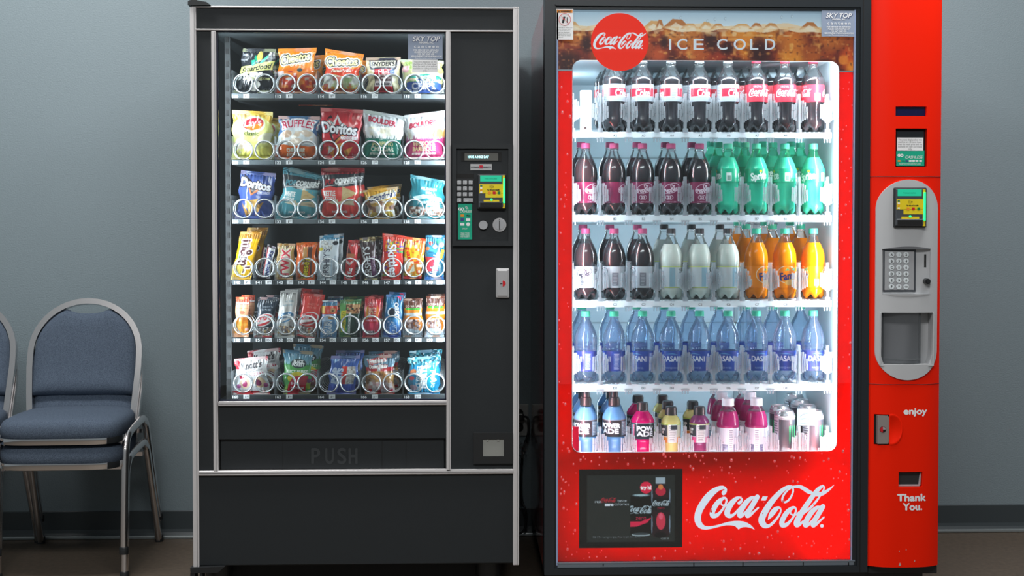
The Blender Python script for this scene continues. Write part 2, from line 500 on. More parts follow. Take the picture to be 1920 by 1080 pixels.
m_yellow = mat('yellow_label', (240, 214, 30), .45)
m_lcd = mat('lcd_green', (30, 180, 140), .4, emit=.5)
m_led = mat('led_green', (40, 255, 140), .4, emit=1.3)
m_lcdoff = mat('lcd_dark', (24, 30, 92), .2)
m_vfd = mat('vfd_text', (190, 250, 255), .4, emit=1.6)
m_vfdbg = mat('vfd_glass', (96, 96, 92), .3)
m_redp = mat('red_print', (206, 30, 40), .4)
m_bag = vcmat('printed_film', .26, .5)
m_bar = vcmat('printed_wrapper', .24, .5)
m_print = vcmat('printed_paper', .5)
m_label = vcmat('printed_label', .28, .3)

# ================================================================ the room
mb = MB(); mb.box(-4.2, 4.2, 0, .12, 0, 3.1)
tag(mb.build('wall_back', m_wall), kind='structure')
mb = MB(); mb.box(-4.2, 4.2, -6.5, .12, -.1, 0)
tag(mb.build('floor', m_floor), kind='structure')
mb = MB()
zb = 1.132 - (955 - 437) * 4.65 / F
mb.prism([(0, 0), (0, 1)], 0, 1) if False else None
pr = [(0, .012), (-.014, .012), (-.007, .022), (-.004, .034), (-.004, zb - .003), (-.002, zb), (0, zb)]
for xa, xb in ((-4.2, 4.2),):
    A = [mb.bm.verts.new((xa, y, z)) for y, z in pr]; B = [mb.bm.verts.new((xb, y, z)) for y, z in pr]
    for k in range(len(pr)): mb.bm.faces.new((A[k], A[(k + 1) % len(pr)], B[(k + 1) % len(pr)], B[k]))
tag(mb.build('baseboard_back', m_base), kind='structure')
mb = MB(); mb.box(-4.2, 4.2, -.022, 0, 0, .013, bev=.004, seg=2)  # lighter strip standing in for the highlight along the baseboard's glossy toe
tag(mb.build('toe_highlight_strip', m_toe_highlight), kind='structure')

# ================================================================ stacking chairs
def arch(n=26, hw=.186, z0=.40, zs=.625, zt=.808):
    pts = [(-hw + .012, z0), (-hw + .005, .5), (-hw, .58)]
    for k in range(n + 1):
        a = PI - PI * k / n
        pts.append((hw * math.cos(a), zs + (zt - zs) * max(0, math.sin(a)) ** .95))
    pts += [(hw, .58), (hw - .005, .5), (hw - .012, z0)]
    return pts
def by(z): return .105 + max(0, z - .42) * .27
def seat_loop(sc, z, n=48):
    o = []
    for k in range(n):
        a = 2 * PI * k / n; c, s = math.cos(a), math.sin(a); e = .42
        x = .198 * math.copysign(abs(c) ** e, c); y = .19 * math.copysign(abs(s) ** e, s)
        x *= 1 - .10 * max(0, y) / .19
        o.append(Vector((x * sc, y * sc - .01, z)))
    return o
def loft(mb, loops, mi=0, top=True):
    R = [[mb.bm.verts.new(p) for p in l] for l in loops]
    for A, B in zip(R, R[1:]):
        for k in range(len(A)):
            f = mb.bm.faces.new((A[k], A[(k + 1) % len(A)], B[(k + 1) % len(A)], B[k])); f.material_index = mi
    mb.bm.faces.new(R[0]); mb.bm.faces.new(R[-1])
def make_chair(loc, label):
    t = empty('stacking_chair', (0, 0, 0), label, 'chair', 'blue stacking chairs against the wall')
    mb = MB(); loft(mb, [seat_loop(.985, .384), seat_loop(1.0, .392), seat_loop(1.012, .405), seat_loop(1.0, .424), seat_loop(.965, .436), seat_loop(.88, .445), seat_loop(.7, .449), seat_loop(.35, .4505)])
    mb.build('seat', m_fabric, t, smooth=60)
    mb = MB(); loft(mb, [seat_loop(.99, .366), seat_loop(1.016, .368), seat_loop(1.02, .378), seat_loop(1.016, .388), seat_loop(.99, .390)])
    mb.build('seat_band', m_chrome2, t, smooth=50)
    mb = MB(); mb.tube([(x, by(z) + .01, z) for x, z in arch()], .0138, 4, rot=PI / 4)
    mb.build('back_frame', m_chrome, t, smooth=40)
    # padded back with the hand scoop at the top
    mb = MB(); nu, nv = 40, 26; G = [[], []]
    hw, zb0 = .1765, .487
    for side in (0, 1):
        for j in range(nv + 1):
            row = []
            for i in range(nu + 1):
                u = -1 + 2 * i / nu; x = u * hw
                zt = .625 + (.798 - .625) * max(0, 1 - u * u) ** .475
                if abs(x) < .08: zt = min(zt, .766 + .02 * (abs(x) / .08) ** 2.6)
                v = j / nv; z = zb0 + (zt - zb0) * v
                b = (1 - abs(u) ** 6) ** .5 * min(1, (1 - (2 * v - 1) ** 8)) ** .5
                d = .024 * b + .006 * b * math.exp(-((v - .12) / .12) ** 2)
                row.append(mb.bm.verts.new((x, by(z) + .012 + (-d if side == 0 else .4 * d), z)))
            G[side].append(row)
        for j in range(nv):
            for i in range(nu): mb.bm.faces.new((G[side][j][i], G[side][j][i + 1], G[side][j + 1][i + 1], G[side][j + 1][i]))
    bmesh.ops.remove_doubles(mb.bm, verts=list(mb.bm.verts), dist=1e-5)
    mb.build('backrest', m_fabric, t, smooth=70)
    for s in (-1, 1):
        pts = [(s * .212, .345, 0), (s * .205, .20, .335), (s * .203, .175, .38), (s * .203, .145, .398), (s * .203, .10, .40), (s * .203, -.05, .388), (s * .203, -.09, .375), (s * .203, -.115, .345), (s * .203, -.125, .30), (s * .203, -.15, 0)]
        q = crom([p for p in pts], 5)
        mb = MB(); mb.tube([tuple(p) for p in q], .0142, 8, rot=PI / 8, flat=.9)
        lg = mb.build('leg_frame', m_chrome, t, smooth=60)
        mb = MB()
        mb.lathe([(.0155, 0), (.0155, .02), (.0135, .024)], 12, (s * .203, -.15, 0)); mb.build('foot_cap', m_blackp, lg, smooth=50)
        mb = MB(); mb.lathe([(.0155, 0), (.0155, .02), (.0135, .024)], 12, (s * .212, .343, 0)); mb.build('foot_cap', m_blackp, lg, smooth=50)
    for ya, yb in ((.135, .15), (-.11, -.095)):
        mb = MB(); mb.box(-.2, .2, ya, yb, .352, .366); mb.build('cross_bar', m_chrome, t)
    t.location = loc; return t
RZ = math.radians(2.2)
ch = make_chair((-1.345, -.40, 0), 'blue fabric chair with chrome legs, lower of the two stacked beside the black snack machine')
ch.rotation_euler.z = RZ
dup(ch, (-1.345, -.405, .082), 'blue fabric chair with arched chrome back, on top of the stack beside the snack machine', rz=RZ)
dup(ch, (-1.782, -.40, 0), 'blue fabric chair cut off by the left edge of the photo, underneath its stack', rz=RZ)
dup(ch, (-1.782, -.405, .082), 'blue fabric chair cut off by the left edge of the photo, uppermost of its stack', rz=RZ)

# ================================================================ wall outlet and cords
mb = MB(); a, b, c, d = rect(955, 758, 991, 817, -.004); mb.box(a, b, -.008, 0, c, d, bev=.003, seg=2)
ot = mb.build('wall_outlet', mat('outlet_plate', (176, 178, 176), .4), origin=Vector(((a + b) / 2, 0, (c + d) / 2)))
tag(ot, 'pale rectangular power outlet on the wall between the two machines', 'outlet')
mb = MB()
for yy in (775, 801):
    p = W(973, yy, -.008); mb.disc(p.x, p.z, .017, -.011, .004, 24); 
mb.build('socket', m_void, ot)
p = W(978, 781, -.03); q = W(990, 785, -.05)
mb = MB(); mb.box(p.x - .02, p.x + .008, -.045, -.011, p.z - .016, p.z + .014, bev=.006, seg=2)
pl = mb.build('power_plug', m_blackp, origin=Vector((p.x, -.03, p.z))); tag(pl, 'black power plug with cord in the wall outlet between machines', 'plug')
pts = crom([(p.x + .006, -.03, p.z), (q.x, -.05, q.z), (q.x + .002, -.055, q.z - .05), (W(980, 850, -.05).x, -.05, W(980, 850, -.05).z), (W(978, 930, -.05).x, -.05, W(978, 930, -.05).z),
             (W(985, 955, -.06).x, -.06, W(985, 955, -.06).z), (W(987, 975, -.06).x, -.06, W(987, 975, -.06).z), (W(980, 997, -.06).x, -.06, W(980, 997, -.06).z), (W(955, 1003, -.06).x, -.06, .012)], 8)
mb = MB(); mb.tube([tuple(v) for v in pts], .0042, 8); mb.build('cord', m_blackp, pl, smooth=60)
# scrap of clear wrap caught on the cord
mb = MB(); r2 = np.random.default_rng(4)
c0 = W(981, 846, -.062); V = []
for j in range(6):
    for i in range(6):
        V.append((c0.x + (i / 5 - .5) * .036 * (.4 + .6 * math.sin(PI * (j + .6) / 6.2)) + r2.normal(0, .002), c0.y + r2.normal(0, .005), c0.z + (.5 - j / 5) * .06 + .012 * abs(i / 5 - .5) + r2.normal(0, .002)))
mb.tris(V, [(j * 6 + i, j * 6 + i + 1, j * 6 + i + 7, j * 6 + i + 6) for j in range(5) for i in range(5)])
tag(mb.build('plastic_scrap', clear('wrap', (240, 244, 246), rough=.05, white=.15), origin=c0), 'crumpled scrap of clear wrap below the outlet between machines', 'wrapper')
# ================================================================ snack vending machine
X0, X1, Z0, Z1 = rect(359.5, 13, 972.5, 1062, FR)
sm = empty('snack_vending_machine', ((X0 + X1) / 2, FR / 2, 0), 'black glass-fronted snack vending machine with silver trim, beside the chairs', 'vending machine')
a0, a1, b0, b1 = rect(404, 57, 837, 755, FR)           # the window
# hollow cabinet
mb = MB(); yb = -.045
mb.box(X0 + .004, a0 - .030, -.862, yb, Z0, Z1 - .003); mb.box(a1 + .017, X1 - .004, -.862, yb, Z0, Z1 - .003)
mb.box(a0 - .030, a1 + .017, -.862, yb, b1 + .004, Z1 - .003); mb.box(a0 - .030, a1 + .017, -.862, yb, Z0, b0 - .012)
mb.box(a0 - .030, a1 + .017, -.16, yb, b0 - .012, b1 + .004)
mb.build('cabinet', m_black, sm)
mb = MB(); e = .003
mb.box(a0 - .029, a0 - .025, -.862, -.16, b0 - .012, b1); mb.box(a1 + .012, a1 + .016, -.862, -.16, b0 - .012, b1)
mb.box(a0 - .029, a1 + .016, -.862, -.16, b1, b1 + .004); mb.box(a0 - .025, a1 + .012, -.166, -.16, b0, b1)
mb.build('interior_liner', m_liner, sm)
# door: black panels
def panel(name, px, dep=.055, mt=None, bev=.003, Y=FR + .004):
    mb = MB(); mb.pbox(*px, Y, dep, 0, bev); return mb.build(name, mt or m_black, sm)
panel('top_panel', (366, 15, 963, 57)); panel('side_panel', (369, 57, 400, 884)); panel('side_panel', (843, 57, 963, 884))
panel('kick_panel', (372, 889, 964, 1059)); panel('delivery_panel', (408, 757, 838, 824))
fl = panel('delivery_flap', (413, 822, 834, 880), .03, Y=FR + .014)
mb = MB()
for c, x in zip('PUSH', (592, 618, 641, 662)):
    p = W(x, 854, FR + .0133); mb.text(c, p.x, p.z, .048, p.y, w=.024, bold=.0015)
mb.build('push_lettering', mat('black_emboss', (58, 62, 65), .4), fl)
mb = MB()
for x in (530, 716, 761): mb.pbox(x, 826, x + .7, 878, FR + .0135, .002)
mb.pbox(410, 819, 838, 822.5, FR + .006, .02); mb.pbox(408, 822, 412.5, 882, FR + .012, .02); mb.pbox(834.5, 822, 838, 882, FR + .012, .02)
mb.build('flap_seam', m_void, fl)
# silver trims, each with a fine groove
def trim(px, vert, nm='trim_strip'):
    mb = MB(); x0, y0, x1, y1 = px
    mb.pbox(x0, y0, x1, y1, FR - .004, .02, 0, .0015)
    if vert and x1 - x0 > 7: mb.pbox(x0 + (x1 - x0) * .68, y0 + 1, x0 + (x1 - x0) * .76, y1 - 1, FR - .0052, .003, 1)
    if not vert and y1 - y0 > 6: mb.pbox(x0 + 1, y0 + (y1 - y0) * .45, x1 - 1, y0 + (y1 - y0) * .6, FR - .0052, .003, 1)
    return mb.build(nm, [m_alu, mat('groove', (150, 150, 152), .4, .5) if 'groove' not in bpy.data.materials else bpy.data.materials['groove']], sm)
trim((359, 12.5, 370, 1064), True); trim((962, 12.5, 973, 1060), True)
trim((359, 12.3, 973, 15.3), False); trim((366.5, 55.2, 962, 58.2), False)
trim((398, 58, 406.5, 884), True); trim((836.5, 58, 845, 884), True)
trim((409, 752, 838, 760.5), False); trim((372, 881.5, 964, 890.5), False)
# glass
mb = MB(); mb.pbox(404, 57, 838, 754, FR + .012, .005); mb.build('window_glass', m_glass, sm)
# rubber edge of the window
mb = MB(); mb.pbox(406.5, 58, 410.5, 753, FR + .006, .006); mb.pbox(406, 58, 837, 61, FR + .006, .006); mb.pbox(834, 58, 837, 753, FR + .006, .006); mb.pbox(407, 748.5, 837, 752, FR + .006, .006)
mb.build('window_gasket', mat('navy_gasket', (26, 30, 52), .3), sm)
# light tubes behind the two window stiles
m_tube = mat('tube_light', (214, 230, 255), .4, emit=1.2)
for xa in (a0 - .014, a1 + .005):
    mb = MB(); mb.lathe([(.006, b0 + .03), (.006, b1 - .03)], 12, (xa, FR + .03, 0)); mb.build('light_tube', m_tube, sm, smooth=60)
# slotted rail inside the left wall
mb = MB(); a, b, c, d = rect(423, 62, 433, 750, -.80)
mb.box(a, b, -.80, -.78, c, d)
for k in range(30):
    z = c + (d - c) * (k + .5) / 30; mb.box(a + .004, b - .004, -.803, -.80, z - .008, z + .008, 1)
mb.build('slotted_rail', [mat('rail_dark', (30, 34, 36), .6), m_void], sm)
# legs, base and hinges
mb = MB(); mb.box(X0 + .05, X1 - .05, -.80, -.10, .06, Z0); mb.build('plinth', m_void, sm)
for x in (X0 + .055, X1 - .09):
    for y in (-.83, -.12):
        mb = MB(); mb.lathe([(.03, 0), (.03, .012), (.014, .018), (.014, .08), (.04, .085), (.04, Z0)], 16, (x, y, 0)); mb.build('leg', m_blackp, sm, smooth=40)
mb = MB(); pA = W(354, 11, FR); pB = W(396, 11.5, FR)
mb.prism([(pA.x, pA.z), (pA.x, pA.z + .012), (pA.x + .012, pA.z + .017), (pB.x - .012, pA.z + .010), (pB.x, pA.z + .001)], FR - .012, FR + .05)
mb.lathe([(.008, pA.z + .014), (.008, pA.z + .04)], 12, (pA.x + .014, FR + .01, 0))
mb.build('door_hinge', m_blackp, sm)
mb = MB(); pA = W(358, 1066, FR); pB = W(410, 1066, FR)
mb.prism([(pA.x, pA.z + .004), (pA.x + .002, pA.z - .012), (pB.x, pA.z - .010), (pB.x + .02, pA.z + .008), (pA.x + .03, pA.z + .006)], FR - .012, FR + .05)
mb.box(pA.x, pA.x + .014, FR - .01, FR + .03, pA.z - .05, pA.z - .01); mb.box(pA.x + .028, pA.x + .036, FR - .01, FR + .03, pA.z - .05, pA.z - .01)
mb.build('door_hinge', m_blackp, sm)

# ---------------- control panel
cp = MB()
o = rect(848, 270, 961, 461, FR); i1_ = rect(856, 279, 953, 452, FR)
cp.plate([(o[0], o[2]), (o[1], o[2]), (o[1], o[3]), (o[0], o[3])], [[(i1_[0], i1_[2]), (i1_[1], i1_[2]), (i1_[1], i1_[3]), (i1_[0], i1_[3])]], FR - .007, FR + .01)
cp.box(i1_[0] - .002, i1_[1] + .002, FR + .0, FR + .012, i1_[2] - .002, i1_[3] + .002)
cpo = cp.build('control_panel', m_black, sm)
Yc = FR + .0
mb = MB(); mb.pbox(865, 285, 940, 302, Yc - .002, .004, 0); mb.pbox(871, 287, 934, 301, Yc - .003, .004, 1)
p = W(897, 294, Yc - .0036); mb.text('HAVE A NICE DAY', p.x, p.z, .0075, p.y, w=.062, mi=2, bold=.0003)
mb.build('display', [m_void, m_vfdbg, m_vfd], cpo)
mb = MB(); mb.pbox(882, 307.5, 922, 319, Yc - .002, .004, 0)
p = W(890.5, 313.4, Yc - .0024); mb.text('AUTOMATIC', p.x, p.z, .0035, p.y, w=.024, mi=1, bold=.0003)
p = W(913, 313.4, Yc - .0024); mb.text('PRODUCTS', p.x, p.z, .0035, p.y, w=.024, mi=1, bold=.0003)
p = W(902, 313, Yc - .0024); mb.box(p.x - .005, p.x + .005, p.y, p.y + .002, p.z - .005, p.z + .005, 2); mb.box(p.x - .0015, p.x + .002, p.y - .0004, p.y + .002, p.z - .003, p.z, 3)
mb.build('name_plate', [m_alu2, m_ink, m_redp, mat('blue_print', (60, 70, 140), .5)], cpo)
mb = MB(); mb.pbox(855, 326, 889, 335, Yc - .001, .003, 1); mb.pbox(855, 335, 889, 381, Yc - .002, .004, 0)
for r in range(4):
    for c in range(3):
        x0, y0 = 857.2 + c * 10.8, 338.6 + r * 11
        if r == 3 and c > 0:
            if c == 1: mb.pbox(x0 + .8, y0, x0 + 19, y0 + 7.6, Yc - .007, .006, 2, .001)
            continue
        mb.pbox(x0, y0, x0 + 7.6, y0 + 7.6, Yc - .007, .006, 2, .001)
        n = '1234567890'[r * 3 + c]
        p = W(x0 + 5.2, y0 + 4.8, Yc - .0074); mb.text(n, p.x, p.z, .0048, p.y, mi=3)
p = W(875, 376, Yc - .0074); mb.text('C-LR', p.x, p.z, .004, p.y, mi=3)
mb.build('keypad', [m_blackp, m_void, m_key, m_white], cpo)
def reader(par, x0, y0, x1, y1, Yb, dep, name='card_reader'):
    """card reader: hood, lit screen, yellow instruction label, slot, green light bar on its right edge"""
    sx = lambda u: x0 + (x1 - x0) * u; sy = lambda v: y0 + (y1 - y0) * v
    mb = MB(); mb.pbox(x0, y0, x1, y1, Yb, dep, 0, .004, 2)
    mb.pbox(sx(.05), sy(.03), sx(.93), sy(.96), Yb - .006, .01, 1, .003, 2)
    Y = Yb - .0065
    mb.pbox(sx(.10), sy(.045), sx(.84), sy(.215), Y, .002, 2)
    p = W(sx(.47), sy(.13), Y - .0004); mb.text('Present card or phone', p.x, p.z, .0045, p.y, w=.036, mi=7)
    mb.pbox(sx(.07), sy(.29), sx(.88), sy(.545), Y, .002, 3); mb.pbox(sx(.28), sy(.54), sx(.88), sy(.665), Y, .002, 3)
    yt = Y - .0005
    p = W(sx(.5), sy(.345), yt); mb.text('((o', p.x, p.z, .008, p.y, mi=4)
    p = W(sx(.56), sy(.445), yt); mb.text('Pay with card or mobile', p.x, p.z, .004, p.y, w=.035, mi=4, bold=.0003)
    for k, c in enumerate((8, 5, 6)):
        p = W(sx(.42 + k * .165), sy(.53), yt); mb.box(p.x - .0042, p.x + .0042, p.y, p.y + .001, p.z - .0042, p.z + .0042, c)
    for k in range(4):
        p = W(sx(.135), sy(.335 + k * .06), yt); mb.box(p.x - .003, p.x + .003, p.y, p.y + .001, p.z - .0022, p.z + .0022, (7, 9, 8, 9)[k])
    mb.pbox(sx(.22), sy(.73), sx(.76), sy(.785), Y - .001, .002, 3); p = W(sx(.49), sy(.72), Y - .002); mb.disc(p.x, p.z, .0035, p.y, .003, 12, 10)
    mb.pbox(sx(.06), sy(.78), sx(.90), sy(.94), Y - .004, .008, 1, .002); mb.pbox(sx(.10), sy(.81), sx(.86), sy(.92), Y - .0045, .002, 11)
    mb.pbox(sx(.88), sy(.04), sx(.955), sy(.96), Y - .002, .009, 3); mb.pbox(sx(.90), sy(.12), sx(.965), sy(.82), Y - .004, .008, 10)
    return mb.build(name, [m_blackp, mat('reader_grey', (74, 78, 84), .35) if 'reader_grey' not in bpy.data.materials else bpy.data.materials['reader_grey'], m_lcd, m_yellow, m_ink, m_redp, mat('green_key', (24, 130, 60), .5) if 'green_key' not in bpy.data.materials else bpy.data.materials['green_key'],
                    mat('teal_print', (20, 120, 100), .5) if 'teal_print' not in bpy.data.materials else bpy.data.materials['teal_print'], mat('amber_key', (240, 150, 40), .5) if 'amber_key' not in bpy.data.materials else bpy.data.materials['amber_key'], m_white, m_led, m_void], par)
reader(cpo, 895, 326, 949, 393, Yc - .010, .012)
def cashless(par, x0, y0, x1, y1, Y, tall, name='cashless_sticker'):
    sx = lambda u: x0 + (x1 - x0) * u; sy = lambda v: y0 + (y1 - y0) * v
    mb = MB(); mb.pbox(x0, y0, x1, y1, Y, .001, 0); yt = Y - .0004
    def tx(s, u, v, h, w=None, mi=1, **k):
        p = W(sx(u), sy(v), yt); mb.text(s, p.x, p.z, h, p.y, w=w, mi=mi, **k)
    def bx(u, v, du, dv, mi):
        p = W(sx(u), sy(v), yt); mb.box(p.x - du, p.x + du, p.y, p.y + .0008, p.z - dv, p.z + dv, mi)
    if tall:
        tx('GO', .22, .145, .008, .016, bold=.0008); tx('CASHLESS', .55, .215, .007, .034, sh=.2)
        p = W(sx(.5), sy(.10), yt)
        for r in (.004, .0065, .009):
            q = [(p.x + r * math.cos(a), p.y, p.z - .006 + r * math.sin(a)) for a in np.linspace(0, PI / 2, 7)]; mb.tube(q, .0006, 4, 1)
        bx(.3, .33, .005, .0035, 2); tx('VISA', .72, .33, .005, .014, 4, bold=.0003); bx(.3, .445, .005, .0045, 3); bx(.72, .445, .006, .004, 1); bx(.3, .575, .006, .004, 1)
        p = W(sx(.72), sy(.575), yt); mb.disc(p.x, p.z, .0055, p.y, .0008, 16, 1)
        tx('PAY', .5, .70, .005, .014); tx('MAKE YOUR', .5, .825, .004, .026); tx('PURCHASES', .5, .875, .004, .026); tx('FAST & EASY', .5, .925, .004, .026)
    else:
        tx('GO', .15, .30, .008, .017, bold=.0008); tx('CASHLESS', .63, .42, .009, .052, sh=.2)
        bx(.1, .68, .004, .0025, 2); tx('VISA', .25, .68, .004, .010, 4); bx(.38, .68, .004, .0025, 3)
        for u in (.5, .62, .74, .87): bx(u, .68, .004, .0025, 1)
        tx('MAKE YOUR PURCHASES FAST & EASY', .5, .87, .003, .066)
    return mb.build(name, [m_green, m_white, bpy.data.materials['amber_key'], bpy.data.materials['blue_print'], m_ink], par)
cashless(cpo, 859, 382, 885, 449, Yc - .0015, True)
mb = MB(); p = W(906, 422, Yc - .001); mb.disc(p.x, p.z, .0155, Yc - .001, .004, 28, 1); mb.disc(p.x, p.z, .0132, Yc - .008, .01, 28, 0)
mb.build('coin_return_button', [m_key, m_void], cpo)
mb = MB(); p = W(936.5, 421.5, Yc); mb.disc(p.x, p.z, .0205, Yc - .004, .006, 32, 0); mb.disc(p.x, p.z, .015, Yc - .0055, .003, 32, 2)
mb.box(p.x - .001, p.x + .0014, Yc - .0062, Yc, p.z - .015, p.z + .012, 1); mb.disc(p.x, p.z + .0155, .0015, Yc - .0062, .002, 8, 1)
mb.build('coin_slot', [m_alu2, m_void, m_key], cpo)
# lock and coin cup
mb = MB(); mb.pbox(930, 503, 955, 559, FR - .004, .012, 0, .004, 3); mb.pbox(932.5, 506, 952.5, 556, FR - .007, .008, 0, .003, 3)
p = W(942.5, 531.5, FR - .0075); mb.disc(p.x, p.z, .009, p.y, .002, 24, 3)
q = [(p.x + .009 * math.cos(a), p.z + .009 * math.sin(a)) for a in np.linspace(-PI / 2, PI / 2, 12)]; mb.prism(q, p.y - .0004, p.y + .001, 1)
mb.box(p.x - .007, p.x - .001, p.y - .0004, p.y + .001, p.z - .002, p.z + .001, 2)
mb.build('lock_handle', [m_alu2, m_redp, m_ink, m_key], sm)
mb = MB(); o = rect(888, 811, 961, 869, FR); i_ = rect(905, 823, 945, 856, FR)
mb.plate([(o[0], o[2]), (o[1], o[2]), (o[1], o[3]), (o[0], o[3])], [[(i_[0], i_[2]), (i_[1], i_[2]), (i_[1], i_[3]), (i_[0], i_[3])]], FR - .005, FR + .004)
cc = mb.build('coin_return_cup', m_blackp, sm)
mb = MB(); mb.box(i_[0], i_[1], FR - .0015, FR + .004, i_[2], i_[3], bev=.001); mb.box(i_[0] + .012, i_[0] + .018, FR - .004, FR, i_[3] - .006, i_[3] - .001); mb.box(i_[1] - .02, i_[1] - .014, FR - .004, FR, i_[3] - .006, i_[3] - .001)
mb.build('cup_flap', mat('clear_grey_flap', (158, 160, 156), .35, .2), cc)
# stickers on the glass
m_bluest = mat('service_sticker', (150, 164, 188), .5)
m_bluetx = mat('sticker_lettering', (86, 100, 136), .5)
def service(par, x0, y0, x1, y1, Y):
    sx = lambda u: x0 + (x1 - x0) * u; sy = lambda v: y0 + (y1 - y0) * v
    wd = rect(x0, y0, x1, y1, Y); w = wd[1] - wd[0]
    mb = MB(); mb.pbox(x0, y0, x1, y1, Y, .0008, 0); yt = Y - .0004
    def tx(s, u, v, h, ww, mi=1, **k):
        p = W(sx(u), sy(v), yt); mb.text(s, p.x, p.z, h * w, p.y, w=ww * w, mi=mi, **k)
    p = W(sx(.53) + .6, sy(.19) + .6, yt + .0002); mb.text('SKY TOP', p.x, p.z, .15 * w, p.y, w=.78 * w, mi=2, sh=.25, bold=.012 * w)
    tx('SKY TOP', .53, .18, .145, .76, sh=.25, bold=.004 * w)
    tx('VENDING, INC.', .53, .335, .05, .42, bold=.002 * w); tx('c a n t e e n', .53, .48, .09, .70, bold=.002 * w)
    tx('FOR SERVICE OR REFUNDS', .52, .63, .05, .72, bold=.0015 * w, sh=.1); tx('PLEASE CONTACT US AT', .52, .71, .05, .66, bold=.0015 * w, sh=.1)
    tx('702 367 8769 OR', .52, .79, .05, .48, bold=.0015 * w, sh=.1); tx('SERVICE@SKYTOPVENDING.COM', .53, .87, .05, .88, bold=.0015 * w, sh=.1); tx('Please have machine number ready', .5, .95, .022, .6)
    return tag(mb.build('service_sticker', [m_bluest, m_white, m_bluetx], par), 'grey-blue service sticker with white lettering')
def notice(par, x0, y0, x1, y1, Y):
    sx = lambda u: x0 + (x1 - x0) * u; sy = lambda v: y0 + (y1 - y0) * v
    wd = rect(x0, y0, x1, y1, Y); w = wd[1] - wd[0]
    mb = MB(); mb.pbox(x0, y0, x1, y1, Y, .0008, 0)
    for k, (s, ww) in enumerate((('The prices displayed on this', .9), ('machine are 10 cents lower', .9), ('than the retail price and are', .92), ('available on cash purchases', .92), ('only.', .16))):
        p = W(sx(.5), sy(.16 + k * .17), Y - .0004); mb.text(s, p.x, p.z, .07 * w, p.y, w=ww * w, mi=1)
    return tag(mb.build('price_notice', [m_white, mat('grey_ink', (120, 122, 124), .6) if 'grey_ink' not in bpy.data.materials else bpy.data.materials['grey_ink']], par), 'small white price notice')
service(sm, 765, 64, 830, 111.5, FR + .0105); notice(sm, 773, 112, 821, 136, FR + .0105)

# ---------------- trays, coils, tags
YL = -.852                                   # front of the tray lips
rows = [(176, 184.5, 156, 0), (300.3, 308.5, 281, 0), (411, 419.5, 391, 0), (525, 533.5, 502, 1), (633, 641.5, 610, 1), (739.5, 748.5, 719, 0)]
names = [['110', '112', '114', '116', '118'], ['120', '122', '124', '126', '128'], ['130', '132', '134', '136', '138'],
         ['140', '141', '142', '143', '144', '145', '146', '147', '148', '149'], ['150', '151', '152', '153', '154', '155', '156', '157', '158', '159'], ['160', '162', '164', '166', '168']]
price = ['100', '100', '100', '110', '85c', None]
def coil_mesh(hand):
    mb = MB(); R, r, pt, n = .0282, .0021, .037, 15
    pts = []
    for k in range(n * 20 + 1):
        a = hand * (2 * PI * k / 20) - PI / 2 + hand * .9
        pts.append((R * math.cos(a), .0004 * min(k, 20) + pt * max(0, k - 20) / 20, R * math.sin(a)))
    mb.tube(pts, r, 5, 0); return mb
COILS = []
for hnd in (1, -1):
    me = coil_mesh(hnd).build('coil', m_wire, None, smooth=80); COILS.append(me.data); bpy.data.objects.remove(me)
lw = rect(433, 0, 834, 10, YL)
for ri, (ya, yb_, yc, single) in enumerate(rows):
    zt, zb2 = W(640, ya, YL).z, W(640, yb_, YL).z
    mb = MB(); mb.box(lw[0], lw[1], YL, YL + .004, zb2, zt, 1, .001); mb.box(lw[0], lw[1], YL + .004, -.17, zt - .014, zt - .010, 0); mb.box(lw[0], lw[1], YL + .004, YL + .012, zb2 + .003, zt - .012, 0)
    for k in range(1, 5):
        x = W(434 + 80.3 * k, ya, YL).x; mb.box(x - .0007, x + .0007, YL - .0006, YL + .002, zb2, zt, 2)
    tr = mb.build('shelf', [m_tray, m_lip if ri < 3 else m_tray, m_void], sm)
    for k in range(10):
        p = W(455 + 40.08 * k, yc, YL)
        o = bpy.data.objects.new('coil', COILS[k % 2 if not single else 0]); o2 = place(o, tr, Vector((p.x, YL + .004, p.z)))
    for k, nm in enumerate(names[ri]):
        stp = 80.3 if not single else 40.1
        xs = 445.5 + stp * k - (.5 if single else 4)
        mb = MB(); p = W(xs, (ya + yb_) / 2 + .4, YL - .0008); mb.text(nm, p.x, p.z, .0088, p.y, w=.0165, bold=.0005); mb.build('slot_number', m_white, tr)
        xt = 463.5 + stp * k - (1.5 if not single else 0)
        mb = MB(); mb.pbox(xt - 5.8, ya + .6, xt + 5.8, yb_ - .6, YL - .0012, .001, 0)
        pr = price[ri] or ('190' if k < 2 else '125')
        if ri in (1, 2): pr = '100' if k != 1 else '190' if ri == 1 else '100'
        if pr.endswith('c'): p = W(xt, (ya + yb_) / 2, YL - .0017); mb.text('85c', p.x, p.z, .0075, p.y, w=.0145, mi=1)
        else:
            p = W(xt - 1.6, (ya + yb_) / 2, YL - .0017); mb.text(pr[0], p.x, p.z, .008, p.y, mi=1, bold=.0003)
            p = W(xt + 2.4, (ya + yb_) / 2 - 1, YL - .0017); mb.text(pr[1:], p.x, p.z, .0042, p.y, w=.006, mi=1)
        mb.build('price_tag', [m_white, m_ink], tr)
    for k in range(11 if single else 6):
        x = W(434.5 + (40.1 if single else 80.2) * k, ya, YL).x
        mb = MB(); mb.box(x - .0008, x + .0008, YL + .004, -.30, zt - .010, zt + (.045 if single else .072)); mb.build('divider', m_strip, tr)
BS = .7
